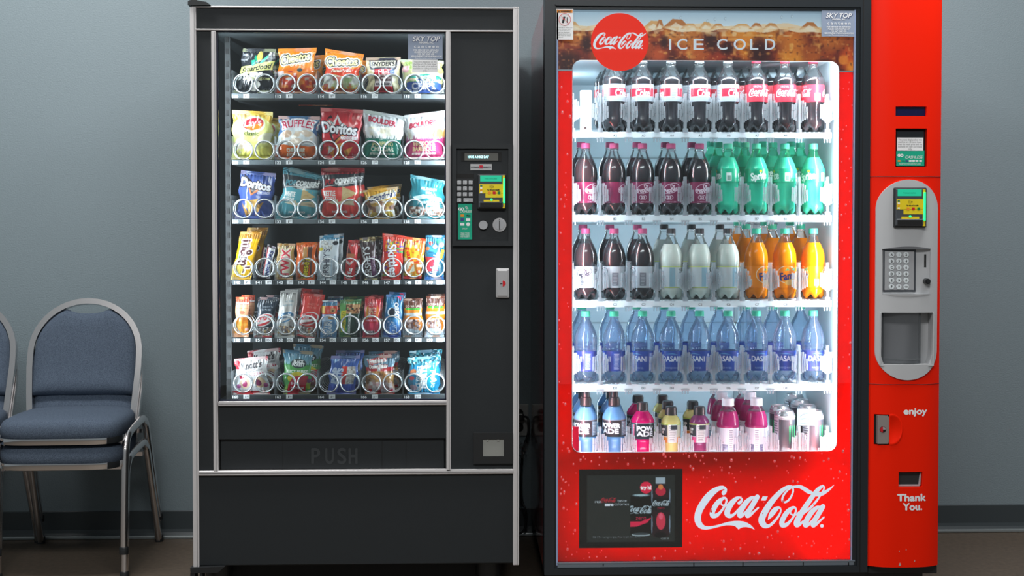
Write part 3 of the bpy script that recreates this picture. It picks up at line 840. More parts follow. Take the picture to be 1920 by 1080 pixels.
# ================================================================ the snacks
YP = -.806
def bag(name, quad, paint, label, cat, grp, D=.022, pinch=.07, seal=(.075, .06), lean=0, res=1.6, Y=YP, mtl=None, wr=1.0, seed=None, top=None):
    q = [W(x, y, Y) for x, y in quad]                   # TL TR BR BL
    w = max(abs(quad[1][0] - quad[0][0]), abs(quad[2][0] - quad[3][0])); h = max(quad[3][1] - quad[0][1], quad[2][1] - quad[1][1])
    pic = Pic(w * res + 1, h * res + 1, '#888888'); paint(pic); c = pic.out(); nh, nw = c.shape[:2]
    u = np.linspace(0, 1, nw)[None]; v = np.linspace(0, 1, nh)[:, None]
    sd = seed if seed is not None else int(quad[0][0] * 7 + quad[0][1])
    r = np.random.default_rng(sd)
    s0, s1 = seal
    env = np.clip((v - s0) / .16, 0, 1) * np.clip((1 - s1 - v) / .12, 0, 1); env = env * env * (3 - 2 * env)
    uu = .5 + (u - .5) * (1 - pinch * env)
    # scalloped outline from the crumpled film
    uu = uu + (u - .5) * .05 * env * (np.sin(2 * PI * (1.4 * v + r.random())) + .6 * np.sin(2 * PI * (3.1 * v + r.random())))
    qa = [np.array(p)[None, None] for p in q]
    P = ((1 - uu) * (1 - v))[..., None] * qa[0] + (uu * (1 - v))[..., None] * qa[1] + (uu * v)[..., None] * qa[2] + ((1 - uu) * v)[..., None] * qa[3]
    vv = np.clip((v - s0) / (1 - s0 - s1), 0, 1)
    body = np.sin(PI * vv ** 1.15) ** .62 * np.clip(1 - np.abs(2 * u - 1) ** 2.6, 0, 1) ** .75
    d = D * body * (.75 + .45 * v)
    wv = np.zeros_like(d)
    for k in range(7):
        fx, fy, a = r.uniform(-2.6, 2.6), r.uniform(-2.2, 2.2), r.uniform(0, 6.28)
        s = np.sin(2 * PI * (fx * u + fy * v) + a); wv += np.sign(s) * np.abs(s) ** 1.6
    d = d + wr * .0011 * wv * body ** .4 * (D / .022)
    for f in (5, 8, 11):
        cr = np.sin(2 * PI * f * u + r.uniform(0, 6.28))
        d = d + wr * .0009 * cr * (np.exp(-np.clip(v - s0, 0, 1) / .09) + np.exp(-np.clip(1 - s1 - v, 0, 1) / .10)) * (v > s0) * (v < 1 - s1)
    rip = (v <= s0) | (v >= 1 - s1)
    d = d + rip * (.0007 * np.sin(v * h * 2.2) + .0022 * np.sin(2 * PI * (1.1 * u + r.random())) )
    d = d + np.clip(u * (1 - u) * 40, 0, 1) * 0 
    P = P.copy(); P[..., 1] -= d
    if lean: P[..., 1] += lean * (1 - v)
    base = Vector(((q[2].x + q[3].x) / 2, Y, min(q[2].z, q[3].z)))
    j0, j1 = max(2, int(nh * s0)), nh - max(2, int(nh * s1))
    mt = mtl or m_bag
    o = grid_obj(name, P[j0 - 1:j1 + 1], c[j0 - 1:j1 + 1], mt, None, base)
    tag(o, label, cat, grp)
    t = grid_obj('top_seal', P[:j0], c[:j0], mt, o, base); b = grid_obj('bottom_seal', P[j1:], c[j1:], mt, o, base)
    # the back of the packet
    st = max(1, nw // 14); st2 = max(1, nh // 14)
    ii = sorted(set(list(range(0, nw, st)) + [nw - 1])); jj = sorted(set(list(range(0, nh, st2)) + [nh - 1]))
    B = P[np.ix_(jj, ii)].copy(); db = (D * body)[np.ix_(jj, ii)] * .8
    B[..., 1] = Y + db + .0004; 
    if lean: B[..., 1] += (lean * (1 - v))[jj]
    mc = np.ones(B.shape) * c.reshape(-1, 3).mean(0)
    grid_obj('back_panel', B, mc, mt, o, base)
    return o
def behind(o, dx, dz, dy, label):
    p = o.location; return dup(o, (p.x + dx, p.y + dy, p.z + dz), label)

def smartfood(P):
    P.r(0, 0, 1, 1, '#23262c'); P.r(.0, .0, .3, .25, '#2b2e34')
    P.p([(.02, .56), (.0, .42), (.35, .39), (.7, .32), (1, .27), (1, .48), (.6, .52), (.25, .60)], '#d9dc86')
    P.e(.55, .19, .085, .13, '#d8bd57').e(.55, .14, .07, .09, '#e6cf6c')
    P.p([(.52, .38), (.47, .3), (.40, .22), (.42, .14), (.49, .24), (.53, .34)], '#1f9c78'); P.p([(.57, .36), (.66, .25), (.78, .15), (.82, .1), (.78, .22), (.68, .33)], '#36c79a'); P.p([(.35, .38), (.33, .28), (.42, .26), (.48, .36), (.38, .42)], '#2fbd92')
    P.t('Smartfood', .52, .445, .13, '#1d1d22', w=.86, rot=-9, sh=.25, b=.006)
    P.n(.35, .55, .72, .74, ['#c9c6c4', '#ece8e2'], .09, .3); P.n(.80, .05, 1, .2, ['#dcd8d2'], .1, .4); P.n(.02, .63, .25, .74, ['#dedad6'], .1, .4)
    P.t('WHITE CHEDDAR', .58, .69, .055, '#d9dc86', w=.72, b=.004); P.e(.5, .87, .1, .1, '#d6d4cc').e(.58, .81, .08, .08, '#e6e2da')
    P.r(.05, .12, .18, .17, '#8a8d94').r(.02, .24, .2, .28, '#73767c'); P.t('NET WT', .85, .93, .05, '#9a9ca2')
def cheetos(flamin):
    def f(P):
        P.r(0, 0, 1, 1, '#ee8a1c')
        if flamin:
            P.r(0, .42, 1, 1, '#e8481c'); P.p([(0, .5), (.1, .38), (.2, .46), (.35, .36), (.5, .44), (.65, .33), (.8, .42), (1, .34), (1, .66), (0, .66)], '#e8431a')
            P.p([(0, .62), (.3, .58), (.6, .62), (1, .55), (1, .92), (0, .92)], '#d9dfae'); P.n(0, .6, 1, .92, ['#b8cf94', '#f2ede0', '#e07a6a', '#fbf7f0'], .13, .56, seed=4)
            P.r(0, .89, 1, 1, '#dc3a1c'); P.n(0, .84, 1, .93, ['#f0a02c'], .06, .5, seed=5); P.t("Flamin' Hot", .5, .48, .085, '#fff0d8', w=.58, rot=-4, sh=.2, b=.006, out='#a8201a', ow=.015)
        else:
            P.g(.45, 1, '#ea7a1c', '#e2401c'); P.n(0, .52, 1, .95, ['#d8452a', '#f3b8a4', '#fdf4ee', '#c03a34', '#f08a3c'], .15, .52, seed=8)
            P.r(0, .52, .2, .62, '#f0d8d8'); P.t('Crunchy', .55, .355, .10, '#fbe6c0', w=.42, rot=-8, sh=.2, b=.006, out='#d2601a', ow=.02)
            P.e(.62, .5, .07, .05, '#3a5058').r(0, .88, 1, 1, '#df4a24')
        y = .22 if not flamin else .25
        P.t('Cheetos', .47, y, .235, '#f4e9a8', w=.80, rot=-8, sh=.12, b=.016, out='#f6f3ee', ow=.062); P.t('Cheetos', .47, y, .235, '#f2e49c', w=.80, rot=-8, sh=.12, b=.014, out='#1c1c24', ow=.030)
    return f
def snyders(P):
    P.r(0, 0, 1, 1, '#d8c9a0'); P.p([(.08, .02), (.92, .02), (.9, .36), (.6, .42), (.5, .36), (.4, .36), (.12, .36)], '#2a2838'); P.p([(.14, .10), (.86, .10), (.84, .30), (.16, .30)], '#e4dcc2')
    P.t("SNYDER'S", .5, .19, .13, '#1e1c28', w=.66, b=.008); P.t('OF HANOVER', .5, .275, .04, '#5a5050', w=.35)
    P.r(.23, .36, .80, .99, '#2c2430'); P.r(.25, .34, .78, .5, '#d81e34'); P.t('Mini', .52, .42, .13, '#fff', w=.3, rot=-5, b=.008)
    P.r(.25, .50, .78, .68, '#7a5a5e'); P.n(.25, .50, .78, .70, ['#b99a94', '#5a3c3e', '#e2cfc8'], .1, .5); P.r(.25, .68, .78, .82, '#ecdcdc'); P.r(.25, .82, .78, .97, '#d4202c')
    P.e(.78, .42, .09, .07, '#6e86b4'); P.t('GF', .78, .42, .06, '#fff'); P.t('SOURDOUGH', .5, .75, .05, '#50404a', w=.45, b=.004)
def veggie(P):
    P.r(0, 0, 1, 1, '#d6d29c'); P.n(0, 0, 1, .4, ['#c2c884', '#e4dcae'], .12, .5); P.e(.2, .2, .16, .12, '#9cb45c').e(.08, .3, .1, .08, '#d8a4a8').e(.92, .15, .12, .2, '#aab05c')
    P.p([(.1, .56), (.3, .48), (.6, .44), (.95, .48), (.95, .6), (.1, .64)], '#3f9a86'); P.t('Veggie', .56, .52, .14, '#f2fbf4', w=.5, rot=-3, b=.006)
    P.p([(.05, .72), (.3, .6), (.7, .6), (1, .74), (1, 1), (0, 1)], '#3f5ea6'); P.n(.1, .58, .9, .68, ['#d86a50', '#8cbc70', '#e8d8b0'], .1, .55)
    P.t('TORTILLA', .55, .70, .09, '#f4f4fa', w=.42, b=.008); P.t('CHIPS', .5, .80, .13, '#f8f8ff', w=.62, b=.012); P.r(.1, .9, .22, .97, '#c8d2e8').r(.25, .9, .37, .97, '#c8d2e8')
def lays(P):
    P.r(0, 0, 1, 1, '#dcd66a'); P.r(0, 0, 1, .25, '#dcb444'); P.e(.5, .45, .55, .42, '#e4e488'); P.e(.25, .06, .2, .1, '#d8b070')
    P.e(.54, .28, .30, .20, '#f2f4d8', -8); P.e(.54, .27, .26, .14, '#d02234', -10); P.p([(.32, .34), (.78, .24), (.72, .36), (.5, .41)], '#e8821e'); P.t("Lay's", .53, .245, .17, '#fff', w=.42, rot=-8, sh=.15, b=.006)
    P.t('classic', .5, .47, .10, '#4c5a34', w=.34, b=.004); P.e(.2, .68, .16, .13, '#d9c8a8').e(.17, .66, .12, .10, '#eddcc4'); P.e(.85, .56, .2, .12, '#f0ecca', -20)
    P.n(.02, .66, .40, .86, ['#e2d6c4', '#c9b49c'], .12, .5); P.g(.9, 1, '#cfc850', '#c8bc44'); P.t('40%', .6, .8, .09, '#ece69a', b=.004)
def ruffles(P):
    P.r(0, 0, 1, 1, '#4f78ac'); P.g(0, .3, '#3d6a92', '#6688bc'); P.e(.5, .6, .52, .36, '#eef2f4'); P.r(0, .52, 1, .72, '#eef2f4'); P.n(.1, .36, .9, .64, ['#f8f6f0', '#e2cab0', '#fdfcfa', '#e8d8c6'], .16, .55, seed=2)
    P.e(.24, .42, .12, .09, '#d8b498').e(.7, .38, .1, .06, '#e6d2c0').e(.45, .6, .16, .09, '#e2ccb8', -15); P.p([(0, .68), (.2, .66), (.4, .7), (.6, .68), (.8, .71), (1, .68), (1, 1), (0, 1)], '#ec6a20')
    P.t('RUFFLES', .5, .17, .18, '#d02a52', w=.80, b=.008, arc=.05, out='#f2eef2', ow=.045); P.t('CHEDDAR', .5, .79, .09, '#f6ecdc', w=.44, b=.01); P.t('& SOUR CREAM', .5, .89, .07, '#f6ecdc', w=.44, b=.006)
def doritos(nacho):
    def f(P):
        if nacho:
            P.r(0, 0, 1, 1, '#d8323e'); P.g(0, .3, '#a82630', '#d8363e'); P.p([(.16, .2), (.24, .14), (.36, .3)], '#201a24'); P.p([(.18, .22), (.4, .18), (.62, .62), (.3, .78)], '#d02c38')
            P.p([(.3, .33), (.40, .12), (.60, .42), (.55, .47), (.40, .2), (.36, .34)], '#f6eef0'); P.p([(.14, .2), (.34, .3), (.30, .36)], '#1c1620'); P.p([(.2, .5), (.34, .74), (.62, .5), (.58, .48), (.34, .66), (.27, .5)], '#241820'); P.p([(.34, .69), (.63, .46), (.66, .5), (.36, .74)], '#f09a50')
        else:
            P.r(0, 0, 1, 1, '#44589c'); P.g(0, .35, '#35487e', '#4a62b0'); P.p([(.1, .06), (.34, .2), (.36, .22), (.2, .3)], '#241c28'); P.p([(.26, .3), (.38, .52), (.75, .33), (.7, .29), (.4, .44), (.33, .28)], '#c87a4a'); P.p([(.25, .2), (.66, .28), (.4, .47)], '#2c2434')
        y = .40 if nacho else .27
        P.t('Doritos', .47, y, .24 if nacho else .22, '#f6f4f8', w=.86, rot=8 if not nacho else 4, b=.016, out='#241c2c', ow=.03)
        if nacho:
            P.p([(.5, .56), (.95, .53), (.95, .62), (.55, .64)], '#e07a8a'); P.t('NACHO CHEESE', .72, .585, .07, '#fff', w=.4, b=.006)
            P.p([(.38, .72), (.62, .68), (.5, .98)], '#e69a3c'); P.p([(.1, .76), (.35, .78), (.36, 1)], '#e8923a'); P.p([(.6, .84), (.88, .74), (.66, .96)], '#e8a04a'); P.p([(.18, .74), (.36, .8), (.2, .92)], '#f4e4e0'); P.t('260', .86, .92, .07, '#f4c8cc')
        else:
            P.t('COOL RANCH', .72, .45, .07, '#f0e6ee', w=.32, b=.006); P.e(.74, .46, .2, .07, '#6a80c8', 10, .35)
            P.p([(.2, .63), (.62, .58), (.38, .9)], '#dcae62'); P.p([(.12, .66), (.38, .9), (.3, .95)], '#c89448'); P.p([(.55, .94), (.5, .74), (.78, .64)], '#d9a75c'); P.t('250', .82, .93, .07, '#b8c2ea')
    return f
def boulder(green):
    base = '#17806a' if green else '#c23a70'
    def f(P):
        P.r(0, 0, 1, 1, '#d4d8dc'); P.g(0, .15, '#b2b6b8', '#d6dade'); P.r(0, .54, 1, 1, base)
        P.p([(0, .42), (.2, .36), (.5, .3), (.9, .26), (1, .3), (1, .56), (0, .56)], '#f8f8f6'); P.n(.08, .3, .92, .56, ['#f6efdc', '#ece0c2', '#ffffff'], .2, .5, seed=6 if green else 9)
        if not green: P.e(.86, .48, .14, .13, '#e8b060')
        for k in range(16): P.p([(.0 + k * .065, .60), (.03 + k * .065, .46 + .05 * ((k * 7) % 3)), (.065 + k * .065, .60)], '#6c8c88' if green else '#c8749c')
        P.r(0, .58, 1, 1, base)
        P.t('BOULDER', .47, .19 if green else .24, .14, '#b83048', w=.66, b=.012, rot=5 if green else -5); P.t('CANYON', .5, .285, .05, '#9098a0', w=.4, b=.004)
        a, b = ('JALAPEÑO', 'CHEDDAR') if green else ('HICKORY', 'BARBEQUE')
        P.t(a, .5, .66, .11, '#e8d9a0', w=.56, b=.008); P.t(b, .5, .77, .11, '#f4f0dc' if green else '#f0d8a0', w=.56 if green else .62, b=.008); P.t('KETTLE COOKED POTATO CHIPS', .5, .87, .045, '#f0ece0', w=.6, b=.003)
        P.g(.955, 1, '#d6dada', '#c6cacc')
    return f
def popcorners(c, c2, l1_, l2_):
    def f(P):
        P.r(0, 0, 1, 1, c); P.r(0, 0, 1, .16, c2); P.p([(0, .14), (1, .1), (1, .38), (.75, .36), (.3, .40), (0, .42)], '#30343a'); P.p([(0, .42), (.25, .36), (.5, .4), (.75, .36), (1, .34), (1, .5), (0, .5)], c)
        P.t('POP', .24, .27, .13, c2, w=.26, rot=-6, sh=.2, b=.010); P.t('CORNERS', .67, .24, .13, '#e4e6e6', w=.58, rot=-6, sh=.2, b=.010); P.p([(.1, .36), (.95, .28), (.95, .292), (.1, .372)], '#d8dada')
        P.t(l1_, .24, .50, .13, '#f4f4f0', w=.30, b=.010); P.t(l2_, .24, .61, .10, '#f4f4f0', w=.30, b=.008); P.p([(.58, .36), (.96, .50), (.56, .66)], '#d9bb86'); P.n(.58, .4, .86, .6, ['#c9a468'], .06, .62, .7)
        P.p([(.3, .70), (.9, .60), (.92, .74)], '#e6d2b0'); P.p([(.15, .68), (.45, .62), (.5, .74)], '#ecdcc0'); P.t('NON-GMO', .5, .86, .045, '#f4eaea', w=.4, b=.004); P.t('NET WT 1.1 OZ', .5, .95, .035, '#f0e6e6', w=.6); P.r(.76, .9, .84, .98, '#e8e0e4')
    return f
def grandma(P):
    P.r(0, 0, 1, 1, '#e2aa3c'); P.p([(.08, .26), (.9, .06), (1, .3), (.2, .48)], '#f0e6cc'); P.t("Grandma's", .56, .26, .18, '#28346a', w=.85, rot=-9, sh=.2, b=.010)
    P.n(.0, .42, 1, .98, ['#cfa088', '#e8cfc4', '#9a6a54', '#f4ece4'], .15, .48, seed=12); P.e(.25, .88, .14, .09, '#e0be5c').e(.78, .86, .14, .1, '#d8b44c')
def energy(P):
    P.r(0, 0, 1, 1, '#2f808c'); P.g(0, .2, '#3a7a86', '#2b7e8a'); P.t('ALL ENERGY', .56, .28, .075, '#d8eeee', w=.5, b=.005); P.t('MIX', .56, .37, .06, '#d8eeee', w=.16, b=.005); P.p([(.12, .5), (.4, .42), (.9, .47), (.94, .56), (.86, .58), (.5, .5), (.2, .58)], '#c8e2e2'); P.t('Power Up', .55, .58, .12, '#d2ecee', w=.6, rot=-8, sh=.25, b=.006)
    P.n(.02, .72, .98, .93, ['#b89a84', '#e8dcd2', '#6a4a3c', '#f4f0ea', '#a87868'], .08, .5, seed=3); P.r(0, .93, 1, 1, '#2a8a98'); P.n(.5, .6, 1, .9, ['#b9c4c8', '#e8eef0'], .1, .55, .7)
def mms(P):
    P.r(0, 0, 1, 1, '#f0b61c'); P.r(0, 0, 1, .16, '#c88a2c'); P.t("m&m's", .52, .52, .62, '#5a3438', w=1.5, rot=90, b=.05, out='#f4ece4', ow=.10); P.e(.3, .80, .22, .24, '#f2d052'); P.e(.22, .52, .07, .06, '#4f9a50').e(.62, .24, .09, .08, '#d8a24a'); P.r(0, .95, 1, 1, '#eab018')
def snickers(P):
    P.r(0, 0, 1, 1, '#3e2c2c'); P.r(.12, .08, .9, .97, '#d8d8de'); P.r(.12, .08, .22, .97, '#c8384a'); P.r(.26, .1, .88, .95, '#f2f2f6'); P.t('SNICKERS', .56, .56, .42, '#2a3a86', w=3.0, rot=-90, sh=.2, b=.05); P.r(0, 0, 1, .08, '#2c2022'); P.t('100', .6, .06, .2, '#ddd')
def twix(P):
    P.r(0, 0, 1, 1, '#c8a05a'); P.r(.18, .14, .82, .93, '#ead9bc'); P.t('TWIX', .5, .55, .5, '#d8283c', w=1.5, rot=-90, b=.07, out='#fbf3ea', ow=.06); P.r(0, 0, 1, .10, '#b98a48'); P.n(0, 0, 1, .14, ['#6a4420', '#e8d2a0'], .14, .5); P.r(0, .94, 1, 1, '#a87a3c'); P.n(0, .1, .2, 1, ['#f4e6c4'], .1, .6)
def reese(P):
    P.r(0, 0, 1, 1, '#ee6a1e'); P.r(.34, .12, .56, .42, '#c8904a').r(.60, .12, .82, .42, '#5a3226'); P.p([(.28, .60), (.52, .38), (.86, .44), (.6, .56)], '#f4ddd0'); P.t("Reese's", .46, .70, .34, '#f4e02c', w=1.12, rot=-82, b=.03, out='#5a3418', ow=.06); P.r(.72, .5, .80, .86, '#5a3020'); P.e(.84, .89, .08, .06, '#f4f0ec'); P.r(0, 0, 1, .05, '#e06018').r(0, .96, 1, 1, '#ea6018')
def hersheyw(P):
    P.r(0, 0, 1, 1, '#dfe6ec'); P.r(0, 0, 1, .10, '#4f94b8'); P.n(.1, .12, .7, .34, ['#b8b4b0', '#f4f2ee'], .08, .5); P.e(.82, .18, .14, .10, '#2c2c30').e(.08, .30, .13, .09, '#d8c844'); P.t("HERSHEY'S", .40, .66, .34, '#2e2c44', w=1.62, rot=-90, b=.012); P.r(.68, .5, .74, .98, '#c4d8ea'); P.t('COOKIES N CREME', .84, .7, .10, '#8aa4c0', w=1.1, rot=-90)
def kitkat(P):
    P.r(0, 0, 1, 1, '#d8383a'); P.r(0, 0, 1, .12, '#c83e40'); P.p([(.05, .14), (.6, .40), (.3, .44), (.05, .4)], '#5a3028'); P.r(.05, .34, .75, .44, '#c07a50'); P.p([(.05, .5), (.4, .56), (.75, .48), (.75, .54), (.4, .64), (.05, .56)], '#f0d8d4'); P.t('Kit Kat', .42, .84, .42, '#fff', w=.95, rot=-82, b=.04, out='#b81c28', ow=.06); P.r(.3, .12, .6, .15, '#e8c8c8'); P.r(0, .96, 1, 1, '#c02c30')
def hershey(P):
    P.r(0, 0, 1, 1, '#3c2628'); P.r(0, 0, 1, .06, '#c9b98c'); P.n(0, .0, 1, .10, ['#efe2b4', '#7a6238'], .14, .5); P.r(.62, .45, .92, .9, '#5a2c50'); P.t("HERSHEY'S", .36, .62, .46, '#e4e6ea', w=2.2, rot=-90, b=.035); P.t('MILK CHOCOLATE', .78, .55, .14, '#d8d0d0', w=1.3, rot=-90, b=.01); P.r(0, .95, 1, 1, '#d9cc9a'); P.n(0, .93, 1, 1, ['#6a5430'], .14, .5)
def skittles(P):
    P.r(0, 0, 1, 1, '#e2382c'); P.r(0, 0, 1, .10, '#d84434'); P.n(.15, .14, 1, .40, ['#3fa050', '#e8822c', '#6a4aa8', '#e8c83a'], .1, .56, seed=21); P.n(.05, .62, .5, .9, ['#3fa050', '#e8c83a', '#f0e8e4', '#8050b0'], .1, .56, seed=22); P.t('Skittles', .55, .56, .42, '#eef0f4', w=1.42, rot=82, b=.05, out='#7a2428', ow=.03); P.r(0, .92, .8, 1, '#d83a38'); P.e(.3, .15, .1, .08, '#d8ccd0')
def starburst(P):
    P.r(0, 0, 1, 1, '#e8b024'); P.r(0, 0, 1, .12, '#e24a24'); P.n(0, .06, 1, .9, ['#e4481e', '#f4d83c', '#e88a28', '#f6ecd0'], .17, .52, seed=31); P.e(.2, .40, .26, .2, '#f2cc1c', 60); P.t('STARBURST', .22, .42, .17, '#d8281c', w=.66, rot=75, b=.014); P.p([(.1, .62), (.5, .56), (.62, .8), (.24, .88)], '#f0ecd4'); P.t('ORIGINAL', .34, .73, .14, '#e8741c', w=.5, rot=-60, b=.02); P.r(0, .92, 1, 1, '#d43030'); P.r(.72, .05, 1, .4, '#e8581c', .7)
def airheads(P):
    P.r(0, 0, 1, 1, '#2a6a86'); P.n(0, 0, 1, .4, ['#3f8ca8', '#1c5470'], .16, .5); P.e(.28, .18, .10, .09, '#e04038').e(.12, .30, .1, .09, '#d8703c').e(.5, .26, .12, .11, '#b8c4cc').e(.66, .15, .1, .1, '#2c8068').e(.85, .22, .12, .12, '#d4dce0'); P.p([(0, .48), (.5, .5), (.7, .8), (0, .82)], '#c83444'); P.t('airheads', .50, .66, .40, '#eef2f8', w=1.25, rot=-76, b=.04, out='#2a4a70', ow=.04); P.t('bites', .82, .42, .2, '#f4d428', w=.44, rot=-76, b=.03, out='#7a2a50', ow=.03); P.r(0, .92, 1, 1, '#2c64a0')
def nutcrisp(P):
    P.r(0, 0, 1, 1, '#f0b088'); P.r(0, 0, 1, .10, '#d8583c'); P.r(0, .10, 1, .20, '#dc5a44'); P.t('Munchies', .5, .15, .17, '#fbeee4', w=.9, b=.02, out='#b83a30', ow=.02); P.r(.1, .27, .9, .29, '#d88a64'); P.e(.5, .38, .2, .12, '#b06a50'); P.r(.0, .52, 1, .9, '#f0982c'); P.n(0, .52, 1, .9, ['#f4b050', '#e07c18'], .18, .5); P.e(.85, .8, .12, .1, '#f0b8b8'); P.t('PEANUT BUTTER', .5, .47, .07, '#8a4030', w=.7)
def kars(c, band, txt, l1_, l2_, hole=False):
    def f(P):
        P.r(0, 0, 1, 1, c); P.t(l1_, .55, .24, .085, txt, w=.5, b=.006); P.t(l2_, .5, .31, .085, txt, w=.5, b=.006); P.e(.46, .56, .50, .30, '#e8e4e2', -18); P.e(.42, .56, .45, .26, band, -18); P.p([(0, .62), (.8, .54), (.8, .58), (0, .70)], '#f0ecea'); P.t("Kar's", .40, .52, .20, '#f6eeec', w=.6, rot=-6, sh=.25, b=.016)
        P.n(0, .74, 1, .96, ['#b48a68', '#e8dcd0', '#d8b078', '#f4f2f0', '#8a7a78'], .12, .46, seed=len(l1_) + len(c)); P.r(0, .95, 1, 1, c if c != '#2a3440' else '#b82a34')
        if hole: P.e(.4, .08, .05, .05, '#4a3a44')
        if c == '#2a3440':
            for x in (.1, .2, .75, .85): P.r(x, .0, x + .06, .02, '#e6e6e8')
    return f
def nutri(P):
    P.r(0, 0, 1, 1, '#6c9cc8'); P.r(0, 0, 1, .05, '#d8e4ea'); P.r(0, .05, 1, .14, '#4a86ac'); P.r(0, .14, 1, .36, '#d8442c'); P.r(0, .14, .25, .34, '#e8b83a'); P.e(.72, .26, .18, .14, '#c89060').e(.72, .27, .07, .06, '#5a3018'); P.r(0, .36, 1, 1, '#78a6d4'); P.e(.5, .46, .45, .12, '#b8d0e8', -12); P.e(.66, .45, .2, .1, '#d4a070'); P.t('NUTRI', .3, .74, .28, '#f0f4fa', w=.9, rot=-88, b=.03, out='#2c5a94', ow=.02); P.t('GRAIN', .58, .74, .28, '#f0f4fa', w=.95, rot=-88, b=.03, out='#2c5a94', ow=.02); P.g(.92, 1, '#88b4dc', '#6a9ac8')
def granola(P):
    P.r(0, 0, 1, 1, '#6aa860'); P.r(0, 0, 1, .10, '#5a8a5c'); P.r(.42, .2, 1, 1, '#1e3a2c'); P.n(.3, .12, .98, .38, ['#a8683c', '#c88a58', '#6a3c24', '#d8a878'], .1, .42); P.r(.08, .30, .32, .86, '#f0dc3c'); P.t('NATURE VALLEY', .19, .58, .16, '#1e5a34', w=.88, rot=-88, b=.012); P.p([(.46, .36), (.58, .34), (.60, .9), (.46, .86)], '#e8ecec'); P.t('CRUNCHY', .52, .62, .1, '#2a5a40', w=.7, rot=-90); P.r(.32, .42, .42, .74, '#2a7a58'); P.r(0, .94, .6, 1, '#5a9c54')
def redbag(P):
    P.r(0, 0, 1, 1, '#c82a34'); P.p([(.1, .28), (.25, .2), (.3, .5), (.1, .6)], '#e0902c'); P.p([(.9, .3), (.8, .2), (.76, .5), (.9, .62)], '#d8782c'); P.t('CHEDDAR', .5, .15, .12, '#f0e6e4', w=.6, b=.008); P.t('GARDETTOS', .5, .21, .10, '#f0e6e4', w=.62, b=.006); P.n(.25, .26, .75, .5, ['#8a5a48', '#e2c8b8', '#c89a78'], .09, .5); P.r(.12, .54, .84, .60, '#c84a64'); P.t('SNACK MIX', .48, .57, .09, '#f8e0e4', w=.68, b=.008); P.r(0, .62, 1, .95, '#d63a58'); P.r(.2, .82, .72, .92, '#d8c8d0'); P.n(.2, .82, .72, .92, ['#4a4048'], .05, .55); P.r(0, .95, 1, 1, '#c83038'); P.r(0, 0, 1, .05, '#7a2424')
def oreo(P):
    P.r(0, 0, 1, 1, '#1c6ea0'); P.g(.55, 1, '#3a86bc', '#5a78d0'); P.p([(.62, .03), (.92, .02), (.88, .14)], '#d84a78'); P.t('OREO', .68, .36, .26, '#f4f6fa', w=.8, rot=85, b=.05, out='#14305c', ow=.03); P.e(.38, .40, .2, .24, '#e8ecf0'); P.e(.42, .40, .17, .21, '#1a2230'); P.t('mini', .5, .2, .16, '#b8dcf0', rot=85); P.n(.15, .62, .75, .9, ['#e8f0fa', '#c0d0f0'], .09, .68, seed=6); P.r(0, .95, 1, 1, '#2040a8')
def gonature(P):
    P.r(0, 0, 1, 1, '#d87a1e'); P.r(0, 0, 1, .25, '#5a3024'); P.t('GO NATURE', .5, .2, .12, '#e8e4d8', w=.82, b=.012); P.r(.1, .25, .92, .30, '#4aa03c'); P.r(0, .37, 1, .44, '#b9c0c4'); P.n(.1, .54, .86, .84, ['#7a5854', '#b09a98', '#4a302e', '#d8c8c6'], .11, .44, seed=5); P.e(.48, .72, .36, .26, '#6a4a48', 0, .4); P.p([(0, .80), (.4, .78), (.9, .84), (1, .82), (1, 1), (0, 1)], '#b0bcc8'); P.t('TRAIL MIX', .5, .88, .1, '#5a6a7a', w=.6, b=.006)
def knotts(P):
    P.r(0, 0, 1, 1, '#e6e4e6'); P.g(0, .14, '#a83440', '#c43c4a'); P.e(.5, .24, .52, .26, '#eceaea'); P.r(.14, .14, .86, .5, '#eceaea'); P.p([(0, 0), (.2, .1), (.12, .3), (0, .3)], '#b8303e'); P.t("Knott's", .52, .20, .19, '#3a3438', w=.62, rot=-5, b=.014); P.t('BERRY FARM', .5, .30, .04, '#6a6064', w=.36); P.t('Shortbread Cookies', .52, .35, .075, '#5a5458', w=.7, rot=-5, sh=.25)
    P.p([(.14, .48), (.5, .41), (.86, .38), (.9, .46), (.5, .50), (.16, .56)], '#b82444'); P.t('RASPBERRY', .55, .45, .10, '#f6e8ea', w=.64, rot=-5, b=.014); P.e(.32, .68, .16, .15, '#e8cdb0').e(.33, .70, .07, .09, '#9a3060').e(.75, .66, .17, .15, '#e6c8a4').e(.72, .67, .08, .09, '#8a2c58').e(.15, .76, .07, .06, '#b85a98').e(.9, .74, .06, .06, '#b04a88'); P.r(0, .89, 1, 1, '#cc2034')
def juicy(P):
    P.r(0, 0, 1, 1, '#4f9a4c'); P.g(0, .32, '#3c6c88', '#86b0bc')
    for k in range(14): P.p([(-.02 + k * .076, .34), (.02 + k * .076, .24 + .03 * (k % 3)), (.06 + k * .076, .34)], '#3f8a58')
    P.e(.54, .29, .28, .15, '#2c3a3c'); P.t('BLACK', .54, .25, .10, '#f0f2f0', w=.36, b=.012); P.t('FOREST', .54, .32, .10, '#f0f2f0', w=.44, b=.012); P.t('JUICY BURST', .5, .47, .10, '#e6f0e0', w=.8, b=.012); P.e(.52, .62, .34, .2, '#d8c838'); P.p([(.18, .78), (.4, .58), (.9, .56), (.8, 1), (.12, 1)], '#cc2440'); P.t('fruit', .44, .74, .08, '#f8e6e8', w=.3, b=.006); P.t('Fruit Flavored', .52, .84, .07, '#f8dfe4', w=.5, b=.006); P.e(.94, .78, .1, .14, '#a8b84c').e(.93, .68, .08, .07, '#8a4a80'); P.p([(0, .9), (.14, .76), (.16, 1), (0, 1)], '#a8c86c')
